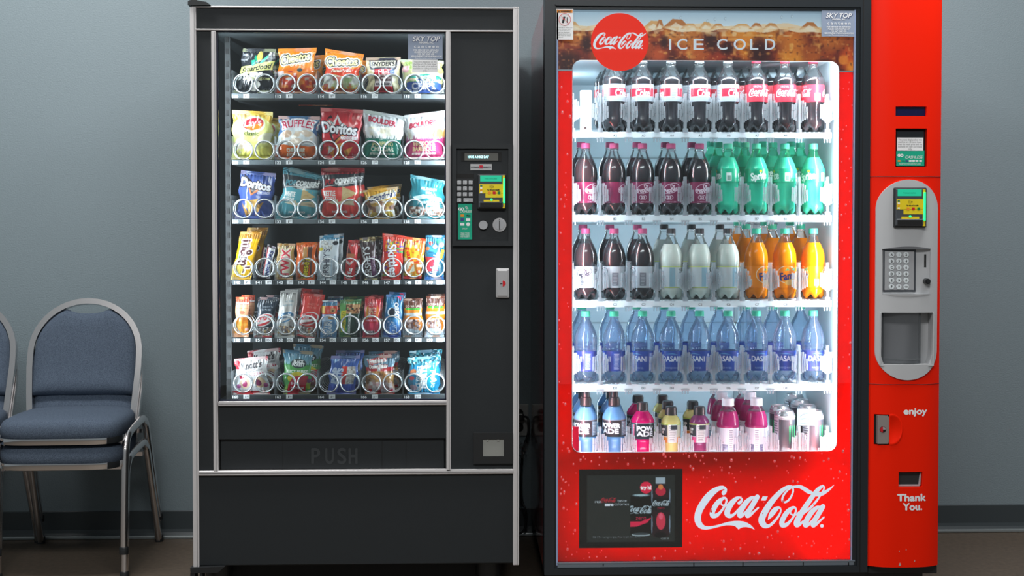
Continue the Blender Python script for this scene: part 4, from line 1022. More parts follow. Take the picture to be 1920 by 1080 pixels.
def poptart(P):
    P.r(0, 0, 1, 1, '#3f62b0'); P.r(0, 0, 1, .08, '#54709e'); P.r(.44, .27, .62, .70, '#e0362a'); P.r(.62, .28, .92, .72, '#c9c2be'); P.n(.62, .28, .92, .72, ['#a49a94', '#e8e2de'], .05, .55, seed=8); P.r(.44, .60, .62, .74, '#c82a3c'); P.t('POP', .2, .5, .22, '#d4e0f6', w=.5, rot=-85, b=.03); P.t('TARTS', .36, .56, .2, '#d4e0f6', w=.62, rot=-85, b=.03); P.g(.72, 1, '#5a70c8', '#6a7ad6'); P.p([(.08, .08), (.34, .10), (.12, .2)], '#8ab0e0'); P.t('2 ct', .74, .14, .09, '#b8ccf0')
def freshley(P):
    P.r(0, 0, 1, 1, '#cfa58a'); P.g(0, .4, '#3f5c70', '#78aac4'); P.p([(.1, .12), (.72, .02), (.74, .14), (.18, .27)], '#b83038'); P.t("Freshley's", .44, .135, .14, '#f6eeec', w=.54, rot=-8, b=.014); P.r(0, .30, 1, .40, '#b82028'); P.t('Donut Sticks', .46, .28, .11, '#f8f2ee', w=.62, rot=-2, sh=.2, b=.014, out='#8a1c24', ow=.02); P.r(.42, .3, .54, .42, '#e8e4e4')
    P.n(0, .4, 1, .72, ['#b87a3c', '#d8a25c', '#8a5a2c'], .2, .48, seed=14); P.r(.12, .68, .92, .88, '#e0c8c4'); P.n(.1, .66, .95, .9, ['#f4e8e8', '#d8aaa8'], .14, .5); P.n(0, .84, 1, 1, ['#d42a40', '#e8dce4'], .12, .5, seed=4)
def ricek(P):
    P.r(0, 0, 1, 1, '#2484ae'); P.r(0, 0, 1, .22, '#1c7a92'); P.n(0, 0, 1, .2, ['#6ac8d8', '#0e4454', '#c8e8ee'], .07, .56, seed=2); P.t('RICE KRISPIES', .33, .56, .16, '#e4f2f8', w=.72, rot=-88, b=.012); P.t('TREATS', .50, .54, .26, '#f4f8fc', w=.70, rot=-88, b=.03); P.r(.6, .3, .84, .95, '#1e98b8'); P.t('original', .76, .58, .16, '#d8eef4', w=.5, rot=-88, b=.012); P.e(.16, .38, .1, .08, '#c87850').e(.12, .55, .08, .06, '#d84a50').e(.16, .8, .12, .1, '#c8b0c0'); P.n(0, .86, 1, 1, ['#1c5a9a', '#5ab4dc'], .12, .5)

G1, G2, G3, G4, G5, G6 = ('snack bags on the %s tray' % s for s in ('top', 'second', 'third', 'fourth', 'fifth', 'bottom'))
B = {}
def put(k, *a, **kw): B[k] = bag(*a, **kw)
put(110, 'popcorn_bag', [(456, 91), (518, 92), (512.5, 174), (438, 174)], smartfood, 'black popcorn bag with yellow banner and corn cob, top left of the snack machine', 'snack bag', G1)
put(112, 'chip_bag', [(521.5, 91.5), (594, 89.5), (586, 175), (519, 175)], cheetos(False), 'orange cheese puff bag with orange top, second from left on the top tray', 'snack bag', G1)
put(114, 'chip_bag', [(610, 91), (682.5, 102), (671, 175), (601.5, 175)], cheetos(True), 'orange and red spicy cheese puff bag leaning left, middle of the top tray', 'snack bag', G1)
put(116, 'pretzel_bag', [(686, 108), (751, 107), (751, 175), (686.5, 175)], snyders, 'tan pretzel bag with dark banner and red window, fourth on the top tray', 'snack bag', G1)
put(118, 'chip_bag', [(751, 111), (832, 114), (833, 175), (756, 174)], veggie, 'pale green and blue veggie chip bag behind the price notice sticker', 'snack bag', G1)
put(120, 'chip_bag', [(435, 206), (511.5, 210), (514, 299), (434, 299)], lays, 'yellow potato chip bag with red oval emblem, left end of second tray', 'snack bag', G2)
put(122, 'chip_bag', [(522, 217), (600, 218.5), (594, 299), (515.5, 299)], ruffles, 'blue and orange ridged chip bag on the second tray', 'snack bag', G2)
put(124, 'chip_bag', [(601, 201.5), (682, 206), (675, 299), (600, 297)], doritos(True), 'red tortilla chip bag, tallest in the middle of second tray', 'snack bag', G2)
put(126, 'chip_bag', [(681, 205), (759, 218), (756, 300), (677.5, 300)], boulder(True), 'white and green kettle chip bag with leaning top on second tray', 'snack bag', G2)
put(128, 'chip_bag', [(758, 216), (834, 207), (833, 299), (757.5, 299.5)], boulder(False), 'white and pink barbecue kettle chip bag, right end of second tray', 'snack bag', G2)
put(130, 'chip_bag', [(452, 319), (517.5, 325), (512, 410), (440, 410)], doritos(False), 'blue tortilla chip bag, left end of the third tray', 'snack bag', G3)
put(132, 'chip_bag', [(532, 312), (606, 331), (594, 410), (517, 410)], popcorners('#5fa8b4', '#4f8c9a', 'WHITE', 'CHEDDAR'), 'teal popped corn chip bag with slanting top on third tray', 'snack bag', G3)
put(134, 'chip_bag', [(602, 315), (672, 316), (675, 410), (600.5, 410)], popcorners('#ee4c44', '#b02e36', 'KETTLE', 'CORN'), 'coral red popped corn chip bag in the middle of third tray', 'snack bag', G3)
put(136, 'cookie_packet', [(680, 357), (746, 350), (742, 410), (689, 410)], grandma, 'short golden cookie packet with crumpled front, fourth on third tray', 'snack bag', G3, wr=1.6)
put(138, 'trail_mix_bag', [(770, 327), (834, 339), (834, 410), (763, 410)], energy, 'teal energy mix bag with clear window, right end of third tray', 'snack bag', G3)
BS = .32
kw = dict(D=.011, pinch=.03, seal=(.06, .05), mtl=m_bar)
put(140, 'candy_pouch', [(451, 434), (491, 434), (470, 524), (432.5, 524)], mms, 'yellow chocolate candy pouch with brown lettering, left end of fourth tray', 'candy', G4, **kw)
put(141, 'candy_bar', [(502, 457), (518.5, 464), (507, 523), (490, 521)], snickers, 'brown and white candy bar with blue lettering leaning in its coil', 'candy', G4, **kw)
put(142, 'candy_bar', [(520, 456), (554, 457), (549, 524), (517.5, 524)], twix, 'gold candy bar with red lettering on fourth tray', 'candy', G4, **kw)
put(143, 'candy_bar', [(556, 455), (594, 454.5), (591, 525), (554.5, 525)], reese, 'orange peanut butter candy bar with yellow lettering on fourth tray', 'candy', G4, **kw)
put(144, 'candy_bar', [(599.5, 442), (637, 440), (631, 526), (596, 526)], hersheyw, 'white cookie candy bar with blue top edge on fourth tray', 'candy', G4, **kw)
put(145, 'candy_bar', [(653.5, 450), (672, 451), (666, 525), (644, 525)], kitkat, 'narrow red wafer bar on fourth tray', 'candy', G4, **kw)
put(146, 'candy_bar', [(674, 446), (703, 444), (708.5, 525), (683, 526)], hershey, 'dark brown chocolate bar with silver lettering and gold ends', 'candy', G4, **kw)
put(147, 'candy_pouch', [(717.5, 437), (760, 442), (751, 525), (714.5, 527)], skittles, 'red fruit candy pouch with white sideways lettering on fourth tray', 'candy', G4, **kw)
put(148, 'candy_pouch', [(759.5, 444), (799, 448), (790, 523), (755.5, 523)], starburst, 'yellow and orange fruit chew pouch, second from right on fourth tray', 'candy', G4, **kw)
put(149, 'candy_pouch', [(798, 441), (834, 441), (832.5, 524), (796.5, 524)], airheads, 'teal fruit candy pouch with coloured balls, right end of fourth tray', 'candy', G4, **kw)
put(150, 'cracker_packet', [(442.5, 557), (468, 557), (466.5, 632), (439.5, 632)], nutcrisp, 'orange sandwich cracker packet, left end of fifth tray', 'snack packet', G5, **kw)
put(151, 'nut_packet', [(484, 557), (522.5, 558), (510, 632.5), (476.5, 632.5)], kars('#2a3440', '#d83a40', '#c8d0d8', "SWEET 'N", 'SALTY MIX'), 'black nut mix packet with red oval emblem on fifth tray', 'snack packet', G5, **kw)
put(152, 'nut_packet', [(526, 545), (559.5, 543), (552, 633), (517.5, 634)], kars('#cfccc8', '#4a82ac', '#5a8296', 'SALTED', 'SUNFLOWER', True), 'silver grey seed packet with blue oval and hang hole', 'snack packet', G5, **kw)
put(153, 'nut_packet', [(569, 549), (610, 552.5), (591, 637), (557.5, 630)], kars('#d8443c', '#d83a40', '#f0a898', "SWEET 'N", 'SPICY MIX'), 'red nut mix packet with flared top on fifth tray', 'snack packet', G5, **kw)
put(154, 'cereal_bar', [(604, 563), (632.5, 563), (631, 635), (600, 636)], nutri, 'light blue cereal bar with red band on fifth tray', 'snack packet', G5, **kw)
put(155, 'granola_bar', [(638, 562), (678, 561), (669, 632), (636, 632)], granola, 'green granola bar with yellow sideways lettering on fifth tray', 'snack packet', G5, **kw)
put(156, 'snack_mix_packet', [(684.5, 556), (715, 556.5), (711, 633.5), (679, 633.5)], redbag, 'red snack mix packet with grey barcode on fifth tray', 'snack packet', G5, **kw)
put(157, 'cookie_packet', [(724, 552), (756, 553.5), (752, 633), (717.5, 632)], oreo, 'blue sandwich cookie packet with white sideways lettering on fifth tray', 'snack packet', G5, **kw)
put(158, 'trail_mix_packet', [(757, 560), (792.5, 559), (792, 632), (755.5, 632)], gonature, 'orange and brown trail mix packet, second from right on fifth tray', 'snack packet', G5, **kw)
put(159, 'trail_mix_packet', [(799.5, 555), (834, 555), (832.5, 632), (797, 632)], gonature, 'taller orange and brown trail mix packet, right end of fifth tray', 'snack packet', G5, **kw)
BS = .6
put(160, 'cookie_packet', [(439, 673), (502, 667), (507, 739.5), (438.5, 739.5)], knotts, 'white and red raspberry cookie packet, left end of bottom tray', 'snack bag', G6, D=.018)
put(162, 'gummy_bag', [(530, 655), (588.5, 659), (582, 739), (531, 739)], juicy, 'green fruit gummy bag with blue top on bottom tray', 'snack bag', G6, D=.016)
put(164, 'toaster_pastry', [(621, 667), (675.5, 666.5), (667, 740), (611.5, 740)], poptart, 'blue toaster pastry packet with red stripe on bottom tray', 'snack bag', G6, D=.014)
put(166, 'donut_packet', [(682, 666), (741, 665), (740, 740), (684.5, 740)], freshley, 'donut packet with red emblem on blue header, bottom tray', 'snack bag', G6, D=.02)
put(168, 'crisp_rice_bar', [(764, 670), (827, 667), (825, 740), (764, 740)], ricek, 'bright blue crisp rice bar with crumpled top, right end of bottom tray', 'snack bag', G6, D=.018, wr=1.6)
for k, dx, dz, dy, lb in ((112, .018, -.012, .07, 'orange cheese puff bag directly behind the first orange bag on top tray'), (112, .045, -.022, .15, 'darkened orange cheese puff bag deepest in its coil on top tray'), (114, .012, -.01, .08, 'spicy cheese puff bag half hidden behind the leaning one on top tray'),
        (110, .02, .0, .08, 'black popcorn bag behind the front popcorn bag on top tray'), 
        (120, .022, -.012, .08, 'yellow potato chip bag behind the first yellow bag on second tray'), (122, .004, .005, .08, 'blue and orange chip bag behind the ridged chip bag'), (126, .018, .002, .08, 'white and green kettle chip bag behind the first on second tray'), (128, .01, .01, .08, 'barbecue kettle chip bag behind the front one on second tray'),
        (132, .008, .004, .08, 'teal popped corn bag behind the slanting teal one'), (134, .012, .006, .08, 'coral popped corn bag behind the middle one on third tray'), (136, .008, .012, .07, 'golden cookie packet standing behind the crumpled one'),
        (140, .012, .012, .05, 'yellow chocolate candy pouch behind the front pouch'), (141, -.022, .0, .05, 'candy bar leaning behind and left of the front brown one'), (143, .008, .002, .05, 'orange candy bar behind the front peanut butter bar'), (144, .008, .004, .05, 'white cookie bar behind the front white bar'),
        (145, .014, .002, .05, 'red wafer bar behind the front narrow red bar'), (146, .018, .002, .05, 'brown chocolate bar behind the front gold-ended bar'), (147, .01, -.004, .05, 'red fruit candy pouch behind the front red pouch'), (150, .008, .004, .05, 'orange cracker packet behind the first cracker packet'),
        (151, .012, .004, .05, 'black nut mix packet behind the front black packet'), (152, .006, .002, .06, 'silver seed packet behind the front silver packet'), (153, -.012, .012, .05, 'red nut mix packet rising behind the flared red packet'), (154, .012, .01, .05, 'cereal bar behind the front light blue bar'), (155, .006, .006, .05, 'granola bar behind the front green granola bar'),
        (156, .004, .004, .05, 'red snack mix packet behind the front one'), (157, .006, .006, .05, 'blue cookie packet behind the front blue packet'), (159, .002, .004, .05, 'trail mix packet behind the taller end packet'), (160, .028, .018, .07, 'raspberry cookie packet behind the front one on bottom tray'), (162, .022, .012, .07, 'green gummy bag behind the front gummy bag'),
        (164, .008, .01, .07, 'toaster pastry packet behind the front blue one'), (166, .010, .006, .07, 'donut packet behind the front donut packet'), (168, .002, .014, .07, 'crisp rice bar behind the front bright blue bar')):
    behind(B[k], dx, dz, dy, lb)
# ================================================================ drink vending machine
cx0, cx1 = W(1021, 540, FR).x, W(1763.5, 540, FR).x
ctop = W(1300, -6, FR).z
dm = empty('drink_vending_machine', ((cx0 + cx1) / 2, FR / 2, 0), 'tall red drink vending machine with lit glass front, right of the snack machine', 'vending machine')
fx0, fx1, fz0, fz1 = rect(1045, 18, 1601, 1054, FR)      # the glass
wx0, wx1, wz0, wz1 = rect(1073, 114, 1571, 847, FR + .02)   # clear window in the printed film
YFM = FR + .020
bk = -.06
ix0, ix1 = wx0 - .012, wx1 + .012
iz0 = W(1300, 1020, FR).z
m_white_in = mat('cooler_liner', (196, 212, 220), .5)
mb = MB()
zf = .10
mb.box(cx0 + .002, ix0 - .02, FR + .075, bk, zf, ctop); mb.box(ix1 + .035, cx1 - .004, FR + .06, bk, zf, ctop)
mb.box(ix0 - .02, ix1 + .035, FR + .075, bk, wz1 + .045, ctop); mb.box(ix0 - .02, ix1 + .035, FR + .075, bk, zf, .16)
mb.box(ix0 - .02, ix1 + .035, -.10, bk, .16, wz1 + .045)
mb.build('cabinet', m_redgloss, dm)
mb = MB()
sb = wz0 - .078
mb.box(ix0 - .012, ix0, YFM + .055, -.10, sb, wz1 + .03); mb.box(ix1, ix1 + .012, YFM + .055, -.10, sb, wz1 + .03)
mb.box(ix0, ix1, -.112, -.10, sb, wz1 + .03); mb.box(ix0, ix1, YFM + .055, -.10, wz1 + .02, wz1 + .032); mb.box(ix0, ix1, YFM + .055, -.10, sb - .012, sb)
mb.build('cooler_liner', m_white_in, dm)
mb = MB()
for k in range(4):   # duct ribs and wire guard at the back
    a, b, c, d = rect(1380 + k * 12, 120, 1386 + k * 12, 840, -.14); mb.box(a, b, -.118, -.112, sb, wz1)
for k in range(9):
    z = sb + .05 + k * .12; mb.box(ix0, ix1, -.118, -.112, z, z + .004)
mb.build('back_duct', mat('duct_grey', (150, 162, 168), .5), dm)
mb = MB()
for x, Y in ((1548, -.60), (1566, -.80)):
    p = W(x, 500, Y); mb.box(p.x - .003, p.x + .003, Y - .004, Y + .004, sb, wz1 + .01)
mb.build('shelf_post', m_whitep, dm)

# ---------------- black door frame with stepped profile
def ring(o, i, y0, y1, mb, mi=0):
    q = lambda r: [(r[0], r[2]), (r[1], r[2]), (r[1], r[3]), (r[0], r[3])]
    mb.plate(q(o), [q(i)], y0, y1, mi)
mb = MB()
o = (cx0, W(1630, 540, FR).x, W(1300, 1076, FR).z, ctop); g = (fx0, fx1, fz0, fz1)
o2 = rect(1040, 10, 1613, 1064, FR); gg = (fx0 - .0005, fx1 + .0005, fz0, fz1)
ring(o, o2, FR, FR + .07, mb); ring(o2, gg, FR + .006, FR + .07, mb)
mb.box(o2[0] + .003, o2[1] - .003, FR - .0005, FR + .003, o2[3] - .0035, o2[3]); mb.box(o2[1] - .0035, o2[1], FR - .0005, FR + .003, o2[2], o2[3])
dfr = mb.build('door_frame', m_black2, dm)
mb = MB(); a, b, c, d = rect(1615, 0, 1616.4, 1076, FR); mb.box(a, b, FR - .0006, FR + .002, o[2], ctop); mb.build('door_seam', m_void, dm)
mb = MB(); mb.pbox(1045, 1053.5, 1602, 1063, FR + .003, .03, 0, .002); mb.pbox(1044, 1053, 1603, 1055, FR + .001, .01, 0)
for x in (1130, 1300, 1392, 1505, 1590): mb.pbox(x, 1054.5, x + 2, 1062, FR + .0025, .004, 1)
mb.build('sill_strip', [mat('blue_grey_metal', (138, 152, 166), .28, .5), m_void], dm)
m_ge = mat('glass_edge', (158, 176, 214), .2)
for px in ((1043.2, 18, 1046.4, 1060), (1599, 18, 1601, 1052)): mb = MB(); mb.pbox(*px, FR + .003, .012); mb.build('glass_edge', m_ge, dm)
mb = MB(); mb.box(fx0, fx1, FR + .010, FR + .014, fz0, fz1); mb.build('door_glass', clear('cooler_glass', (247, 251, 252), rough=.01, edge=1.3), dm)
# plinth
mb = MB(); mb.box(cx0 + .02, cx1 - .03, FR + .05, bk - .01, .03, .10); mb.pbox(1627, 1061, 1757, 1076, FR + .012, .04, 0, .002); mb.box(cx0 + .004, o[1], FR + .02, FR + .06, .05, o[2])
for x in (cx0 + .06, cx1 - .06):
    for y in (FR + .1, bk - .07): mb.lathe([(.028, 0), (.028, .012), (.012, .016), (.012, .04)], 14, (x, y, 0))
mb.build('plinth', m_blackp, dm)

# ---------------- printed film: red surround
def rrect(x0, x1, z0, z1, r, n=10):
    p = []
    for cx, cz, a0 in ((x1 - r, z1 - r, 0), (x0 + r, z1 - r, PI / 2), (x0 + r, z0 + r, PI), (x1 - r, z0 + r, 3 * PI / 2)):
        p += [(cx + r * math.cos(a0 + PI / 2 * k / n), cz + r * math.sin(a0 + PI / 2 * k / n)) for k in range(n + 1)]
    return p
m_film = trans('red_film', (246, 42, 6), t=.42, rough=.25)
zh = W(1300, 133.5, YFM).z
R = .027
ho = rrect(wx0, wx1, wz0, wz1, R)
low = [(x, z) for x, z in rrect(wx0, wx1, wz0, zh, R) ]
# surround below the header: a U-shaped plate
U = [(fx0, zh), (fx0, fz0), (fx1, fz0), (fx1, zh), (wx1, zh)]
U += [(wx1 - R + R * math.cos(-a), wz0 + R + R * math.sin(-a)) for a in np.linspace(0, PI / 2, 11)]
U += [(wx0 + R + R * math.cos(-PI / 2 - a), wz0 + R + R * math.sin(-PI / 2 - a)) for a in np.linspace(0, PI / 2, 11)]
U += [(wx0, zh)]
mb = MB(); mb.plate(U, [], YFM, YFM + .002); mb.build('red_print_film', m_film, dm)
mb = MB()
for xa, xb in ((fx0, wx0 - .001), (wx1 + .001, fx1)): mb.box(xa, xb, YFM - .001, YFM + .002, zh - .001, zh + .0035)
for lp_ in (ho,):
    mb.tube([(x, YFM - .0005, z) for x, z in lp_], .0012, 6, 0, closed=True)
mb.build('film_edge_line', mat('film_white_edge', (226, 226, 236), .4), dm)
# printed water drops, part of the artwork
m_drop = mat('drop_print', (246, 92, 92), .12, coat=.5, emit=.55); m_drop2 = mat('drop_glint', (255, 220, 224), .2, emit=.4)
mb = MB(); rd = np.random.default_rng(11); n = 0
while n < 260:
    x, y = rd.uniform(1048, 1598), rd.uniform(150, 1048)
    if 1070 < x < 1574 and y < 849: continue
    if 1082 < x < 1284 and 876 < y < 1031: continue
    if y < 840 and rd.random() < .25: continue
    if 1296 < x < 1572 and 904 < y < 1000 and rd.random() < .8: continue
    p = W(x, y, YFM - .001); s = .0019 + .0036 * rd.random() ** 2.4
    mb.lathe([(0.0001, s * .55), (s * .5, s * .48), (s * .85, s * .28), (s, 0)], 10, (0, 0, 0), 0, caps=False) if False else None
    rings = []
    for rr, dd in ((1, 0), (.85, .4), (.5, .72), (.12, .85)):
        rings.append([mb.bm.verts.new((p.x + s * rr * .8 * math.cos(q), p.y - s * dd * .6, p.z + s * rr * 1.1 * math.sin(q))) for q in np.linspace(0, 2 * PI, 11)[:-1]])
    for A, Bq in zip(rings, rings[1:]):
        for k in range(10): f = mb.bm.faces.new((A[k], A[(k + 1) % 10], Bq[(k + 1) % 10], Bq[k])); f.material_index = 0
    mb.bm.faces.new(rings[-1])
    if s > .0022: mb.disc(p.x + s * .1, p.z + s * .45, s * .3, p.y - s * .6, s * .1, 8, 1)
    n += 1
tag(mb.build('water_drop_print', [m_drop, m_drop2], dm, smooth=60), kind='stuff')

def emis(name, col, st):
    m = mat(name, (6, 6, 6), .5, spec=.2); p = m.node_tree.nodes['Principled BSDF']
    p.inputs['Emission Color'].default_value = L(col); p.inputs['Emission Strength'].default_value = st; return m
# ---------------- header print: cola with ice under the disc
pc = Pic(558, 118, '#cfe0ec')
pc.g(0, .36, '#9fb9cc', '#e6eff3')
tops = [(0, .27)] + [(q, .235 + .03 * math.sin(q * 23) + .012 * math.sin(q * 71)) for q in np.linspace(0, 1, 60)]
pc.p(tops + [(1, 1), (0, 1)], '#e8cdaa')
r3 = np.random.default_rng(21)
for cx_, w_, h_ in ((.05, .06, .09), (.325, .08, .11), (.345, .03, .13), (.40, .10, .14), (.445, .06, .07), (.50, .05, .10), (.54, .05, .07), (.62, .08, .07), (.67, .05, .08), (.72, .06, .08), (.85, .07, .10)):
    pc.p([(cx_ - w_ / 2, .30), (cx_ - w_ * .12, .28 - h_), (cx_ + w_ * .2, .27 - h_ * .85), (cx_ + w_ / 2, .30)], ('#c98a4e', '#b8713a', '#d9a468')[int(cx_ * 100) % 3])
    pc.p([(cx_ - w_ * .28, .30), (cx_ - .002, .30 - h_ * .75), (cx_ + w_ * .34, .30)], '#ecdcc8', .75)
    pc.e(cx_ + w_ * .05, .29, w_ * .5, .012, '#f0e0c8', 0, .8, soft=.8)
body = [(0, .36)] + [(q, .335 + .022 * math.sin(q * 31) + .016 * math.sin(q * 63 + 1)) for q in np.linspace(0, 1, 60)] + [(1, 1), (0, 1)]
m0 = pc.a.copy(); mk = pc._poly([(a * pc.W, b * pc.H) for a, b in body]).astype(float)[..., None]
pc.g(.28, .62, '#b45c1e', '#86301a'); pc.g(.62, 1, '#86301a', '#4a1418')
pc.n(0, .3, 1, 1, ['#5a1c12', '#a84618'], .045, .5, .7, seed=3)
for a, b, c, d, col, rot in ((.64, .50, .045, .05, '#f0962a', 8), (.635, .62, .03, .05, '#d87a20', 0), (.61, .38, .09, .02, '#e08a2c', -6), (.79, .76, .055, .035, '#f6a030', 5), (.79, .55, .06, .06, '#d87a28', 20), (.92, .48, .06, .05, '#c86a28', 0), (.98, .78, .035, .05, '#e0561c', 0), (.995, .92, .025, .03, '#f6952a', 0), (.34, .72, .04, .035, '#d0582a', 0), (.46, .72, .07, .045, '#c05a22', 15), (.44, .46, .06, .04, '#cc7c34', 0), (.38, .40, .03, .03, '#d88a3c', 0), (.55, .78, .05, .03, '#a8361a', 0), (.06, .45, .05, .035, '#c8702c', 30), (.13, .68, .03, .05, '#a0441c', 0), (.30, .6, .03, .05, '#b04a1e', 0), (.86, .72, .04, .05, '#b85a20', 0), (.72, .42, .05, .03, '#d8842c', 0)):
    pc.e(a, b, c, d, col, rot, .85, soft=.9)
for a, b, c, d in ((.52, .50, .035, .045), (.68, .66, .045, .06), (.41, .9, .06, .035), (.59, .9, .06, .035), (.04, .85, .05, .05), (.36, .52, .02, .03), (.57, .62, .03, .03), (.90, .9, .05, .03), (.80, .93, .05, .02), (.10, .55, .025, .04), (.25, .85, .06, .04)):
    pc.e(a, b, c, d, '#2c0c0e', 0, .85, soft=.9)
pc.n(0, .33, 1, 1, ['#e8a060', '#3c0c08'], .008, .72, .45, seed=9); pc.n(0, .33, 1, 1, ['#f2b45c'], .02, .74, .6, seed=15)
pc.e(.965, .80, .02, .02, '#f08a30', 0, .8, soft=.6)
pc.a = m0 * (1 - mk) + pc.a * mk
pc.n(0, .27, 1, .42, ['#e2a862', '#f0d6ae'], .018, .55, .5, seed=12)
for a, b in ((.415, .12), (.505, .17), (.53, .14), (.565, .13), (.79, .09), (.755, .1)):
    pc.e(a, b, .004, .006, '#7c93a8', 0, .6); pc.e(a + .0006, b, .0026, .004, '#d4e2ea', 0, .8)
arr = pc.out(); h, w = arr.shape[:2]
xs = np.linspace(fx0, fx1, w); zs = np.linspace(fz1, zh, h)
P = np.zeros((h, w, 3)); P[..., 0] = xs[None]; P[..., 1] = YFM; P[..., 2] = zs[:, None]
cxm = ((xs[:-1] + xs[1:]) / 2)[None]; czm = ((zs[:-1] + zs[1:]) / 2)[:, None]
ins = (cxm > wx0) & (cxm < wx1) & (czm < wz1)
for sx, ex in ((wx0 + R, -1), (wx1 - R, 1)):
    crn = ((cxm - sx) * ex > 0) & (czm > wz1 - R); ins &= ~(crn & ((cxm - sx) ** 2 + (czm - (wz1 - R)) ** 2 > R * R))
m_head = vcmat('header_print', .4, 0, emit=.55, base=1)
hd = grid_obj('header_print', P, arr, m_head, dm, None, False, keep=~ins)
mb = MB()
for c, x in zip('ICECOLD', (1256.5, 1279, 1310, 1354, 1387, 1414, 1444)):
    p = W(x, 82.5, YFM - .0006); mb.text(c, p.x, p.z, .0335, p.y, w={'I': .0055, 'L': .024}.get(c, .030 if c != 'O' else .036), bold=.0006)
mb.build('ice_cold_lettering', mat('white_backlit', (226, 234, 244), .4, emit=.5), hd)
# the disc with the script
p = W(1162, 79, YFM - .002); sc = F / (YFM - CAM.y)
rdisc = 54 / sc
mb = MB(); mb.disc(p.x, p.z, rdisc, p.y - .001, .0015, 72, 0)
dsk = mb.build('logo_disc', emis('disc_red', (250, 42, 14), .95), dm)
pc = Pic(236, 96, (250, 42, 14)); pc.logo(.5, .5, .98 / LOGO_W, '#e8eef6')
q = W(1162, 77, p.y); hw_ = 51 / sc; arr = pc.out(); h, w = arr.shape[:2]
P = np.zeros((h, w, 3)); P[..., 0] = np.linspace(q.x - hw_, q.x + hw_, w)[None]; P[..., 1] = p.y - .0016; P[..., 2] = (np.linspace(1, -1, h) * hw_ * h / w + q.z)[:, None]
cc_ = (P[:-1, :-1] + P[1:, 1:]) / 2
kp = (cc_[..., 0] - p.x) ** 2 + (cc_[..., 2] - p.z) ** 2 < (rdisc * .985) ** 2
grid_obj('script_logo', P, arr, vcmat('disc_print', .5, 0, emit=.95, base=0, spec=.2), dsk, None, False, keep=kp)
# big script on the lower film
mb = MB(); q = W(1433, 951.5, YFM - .001); logo_mesh(mb, q.x, q.z, 267 / sc, q.y, 0)
mb.build('script_logo', emis('logo_white', (228, 234, 246), 1.0), dm)

# ---------------- screen with the advert
pc = Pic(194, 148, '#101416')
pc.r(.075, .075, .925, .925, '#262c2c')
BS = .5
pc.t('real', .185, .405, .030, '#c8d2dc', w=.065, b=.001); pc.logo(.285, .39, .155, '#c02c3c'); pc.t('taste', .415, .395, .030, '#c8d2dc', w=.09, b=.001); pc.t('zero', .29, .445, .028, '#dfe6f2', w=.08, b=.003); pc.t('calories', .41, .44, .028, '#c8d2dc', w=.14, b=.001)
pc.e(.645, .232, .058, .058, '#e02a4c'); pc.t('try it!', .645, .23, .034, '#fff', w=.10, b=.003)
pc.r(.495, .34, .70, .83, '#14181a'); pc.e(.597, .33, .085, .014, '#5a7078').e(.597, .328, .07, .006, '#a8c4cc'); pc.e(.597, .83, .09, .018, '#9aaab0').e(.597, .822, .085, .012, '#3a4448')
pc.logo(.595, .515, .26, '#b8ccd8', clip=(.495, .70)); pc.t('zero', .598, .615, .044, '#d02c50', w=.10, b=.002); pc.p([(.495, .665), (.60, .665), (.70, .615), (.66, .68), (.56, .73), (.495, .735)], '#d82a50')
pc.p([(.745, .12), (.83, .12), (.84, .18), (.835, .2), (.84, .23), (.87, .27), (.885, .34), (.885, .42), (.875, .52), (.88, .60), (.868, .66), (.885, .74), (.88, .82), (.86, .86), (.72, .86), (.705, .82), (.70, .74), (.712, .66), (.70, .60), (.704, .52), (.697, .42), (.70, .34), (.715, .27), (.745, .23), (.74, .18)], '#2a1e24')
pc.r(.74, .105, .832, .185, '#9fb0bc'); pc.e(.787, .28, .05, .045, '#c02c44').e(.787, .225, .025, .025, '#d8804a').e(.79, .66, .045, .085, '#d03a52', 0).e(.79, .60, .02, .03, '#e8607a')
pc.r(.70, .365, .882, .525, '#161c20'); pc.logo(.795, .435, .175, '#c4d4de'); pc.t('zero', .79, .49, .032, '#c02c44', w=.07, b=.002)
for xx in (.703, .876): pc.e(xx, .34, .006, .07, '#7c90a4').e(xx, .70, .006, .09, '#7c90a4')
pc.e(.787, .84, .06, .03, '#14161a'); pc.t('©2014 The beverage company. Please recycle. zero calories', .36, .862, .016, '#8a9298', w=.46); pc.t('V2080 IP', .83, .886, .018, '#a8b0b4', w=.08)
scr = MB(); scr.pbox(1086, 880, 1279.5, 1027, YFM - .004, .004); so = scr.build('advert_screen', m_blackp, dm)
flat_pic('advert_picture', 1086.5, 880.5, 1279, 1026.5, YFM - .0046, pc, vcmat('screen_print', .25, 0, emit=.85, base=0), so)

# ---------------- stickers
mb = MB(); mb.pbox(1043, 17, 1075, 74.5, FR + .003, .001, 0); mb.pbox(1044.5, 18.5, 1073.5, 24, FR + .0026, .001, 1)
Yt = FR + .0022
p = W(1061, 21.3, Yt); mb.text('WARNING', p.x, p.z, .0055, p.y, w=.031, mi=2, bold=.0003); p = W(1048, 21.5, Yt); mb.tris([(p.x - .003, Yt, p.z - .003), (p.x + .003, Yt, p.z - .003), (p.x, Yt, p.z + .003)], [(0, 1, 2)], 2)
p = W(1059, 36.5, Yt); mb.tube([(p.x + .0175 * math.cos(t), Yt, p.z + .0175 * math.sin(t)) for t in np.linspace(0, 2 * PI, 33)[:-1]], .0006, 4, 3, closed=True)
mb.tube([(p.x - .012, Yt, p.z + .012), (p.x + .012, Yt, p.z - .012)], .0005, 4, 3)
mb.tris([(p.x - .009, Yt, p.z - .010), (p.x - .003, Yt, p.z - .011), (p.x + .002, Yt, p.z + .008), (p.x - .004, Yt, p.z + .009)], [(0, 1, 2, 3)], 2)
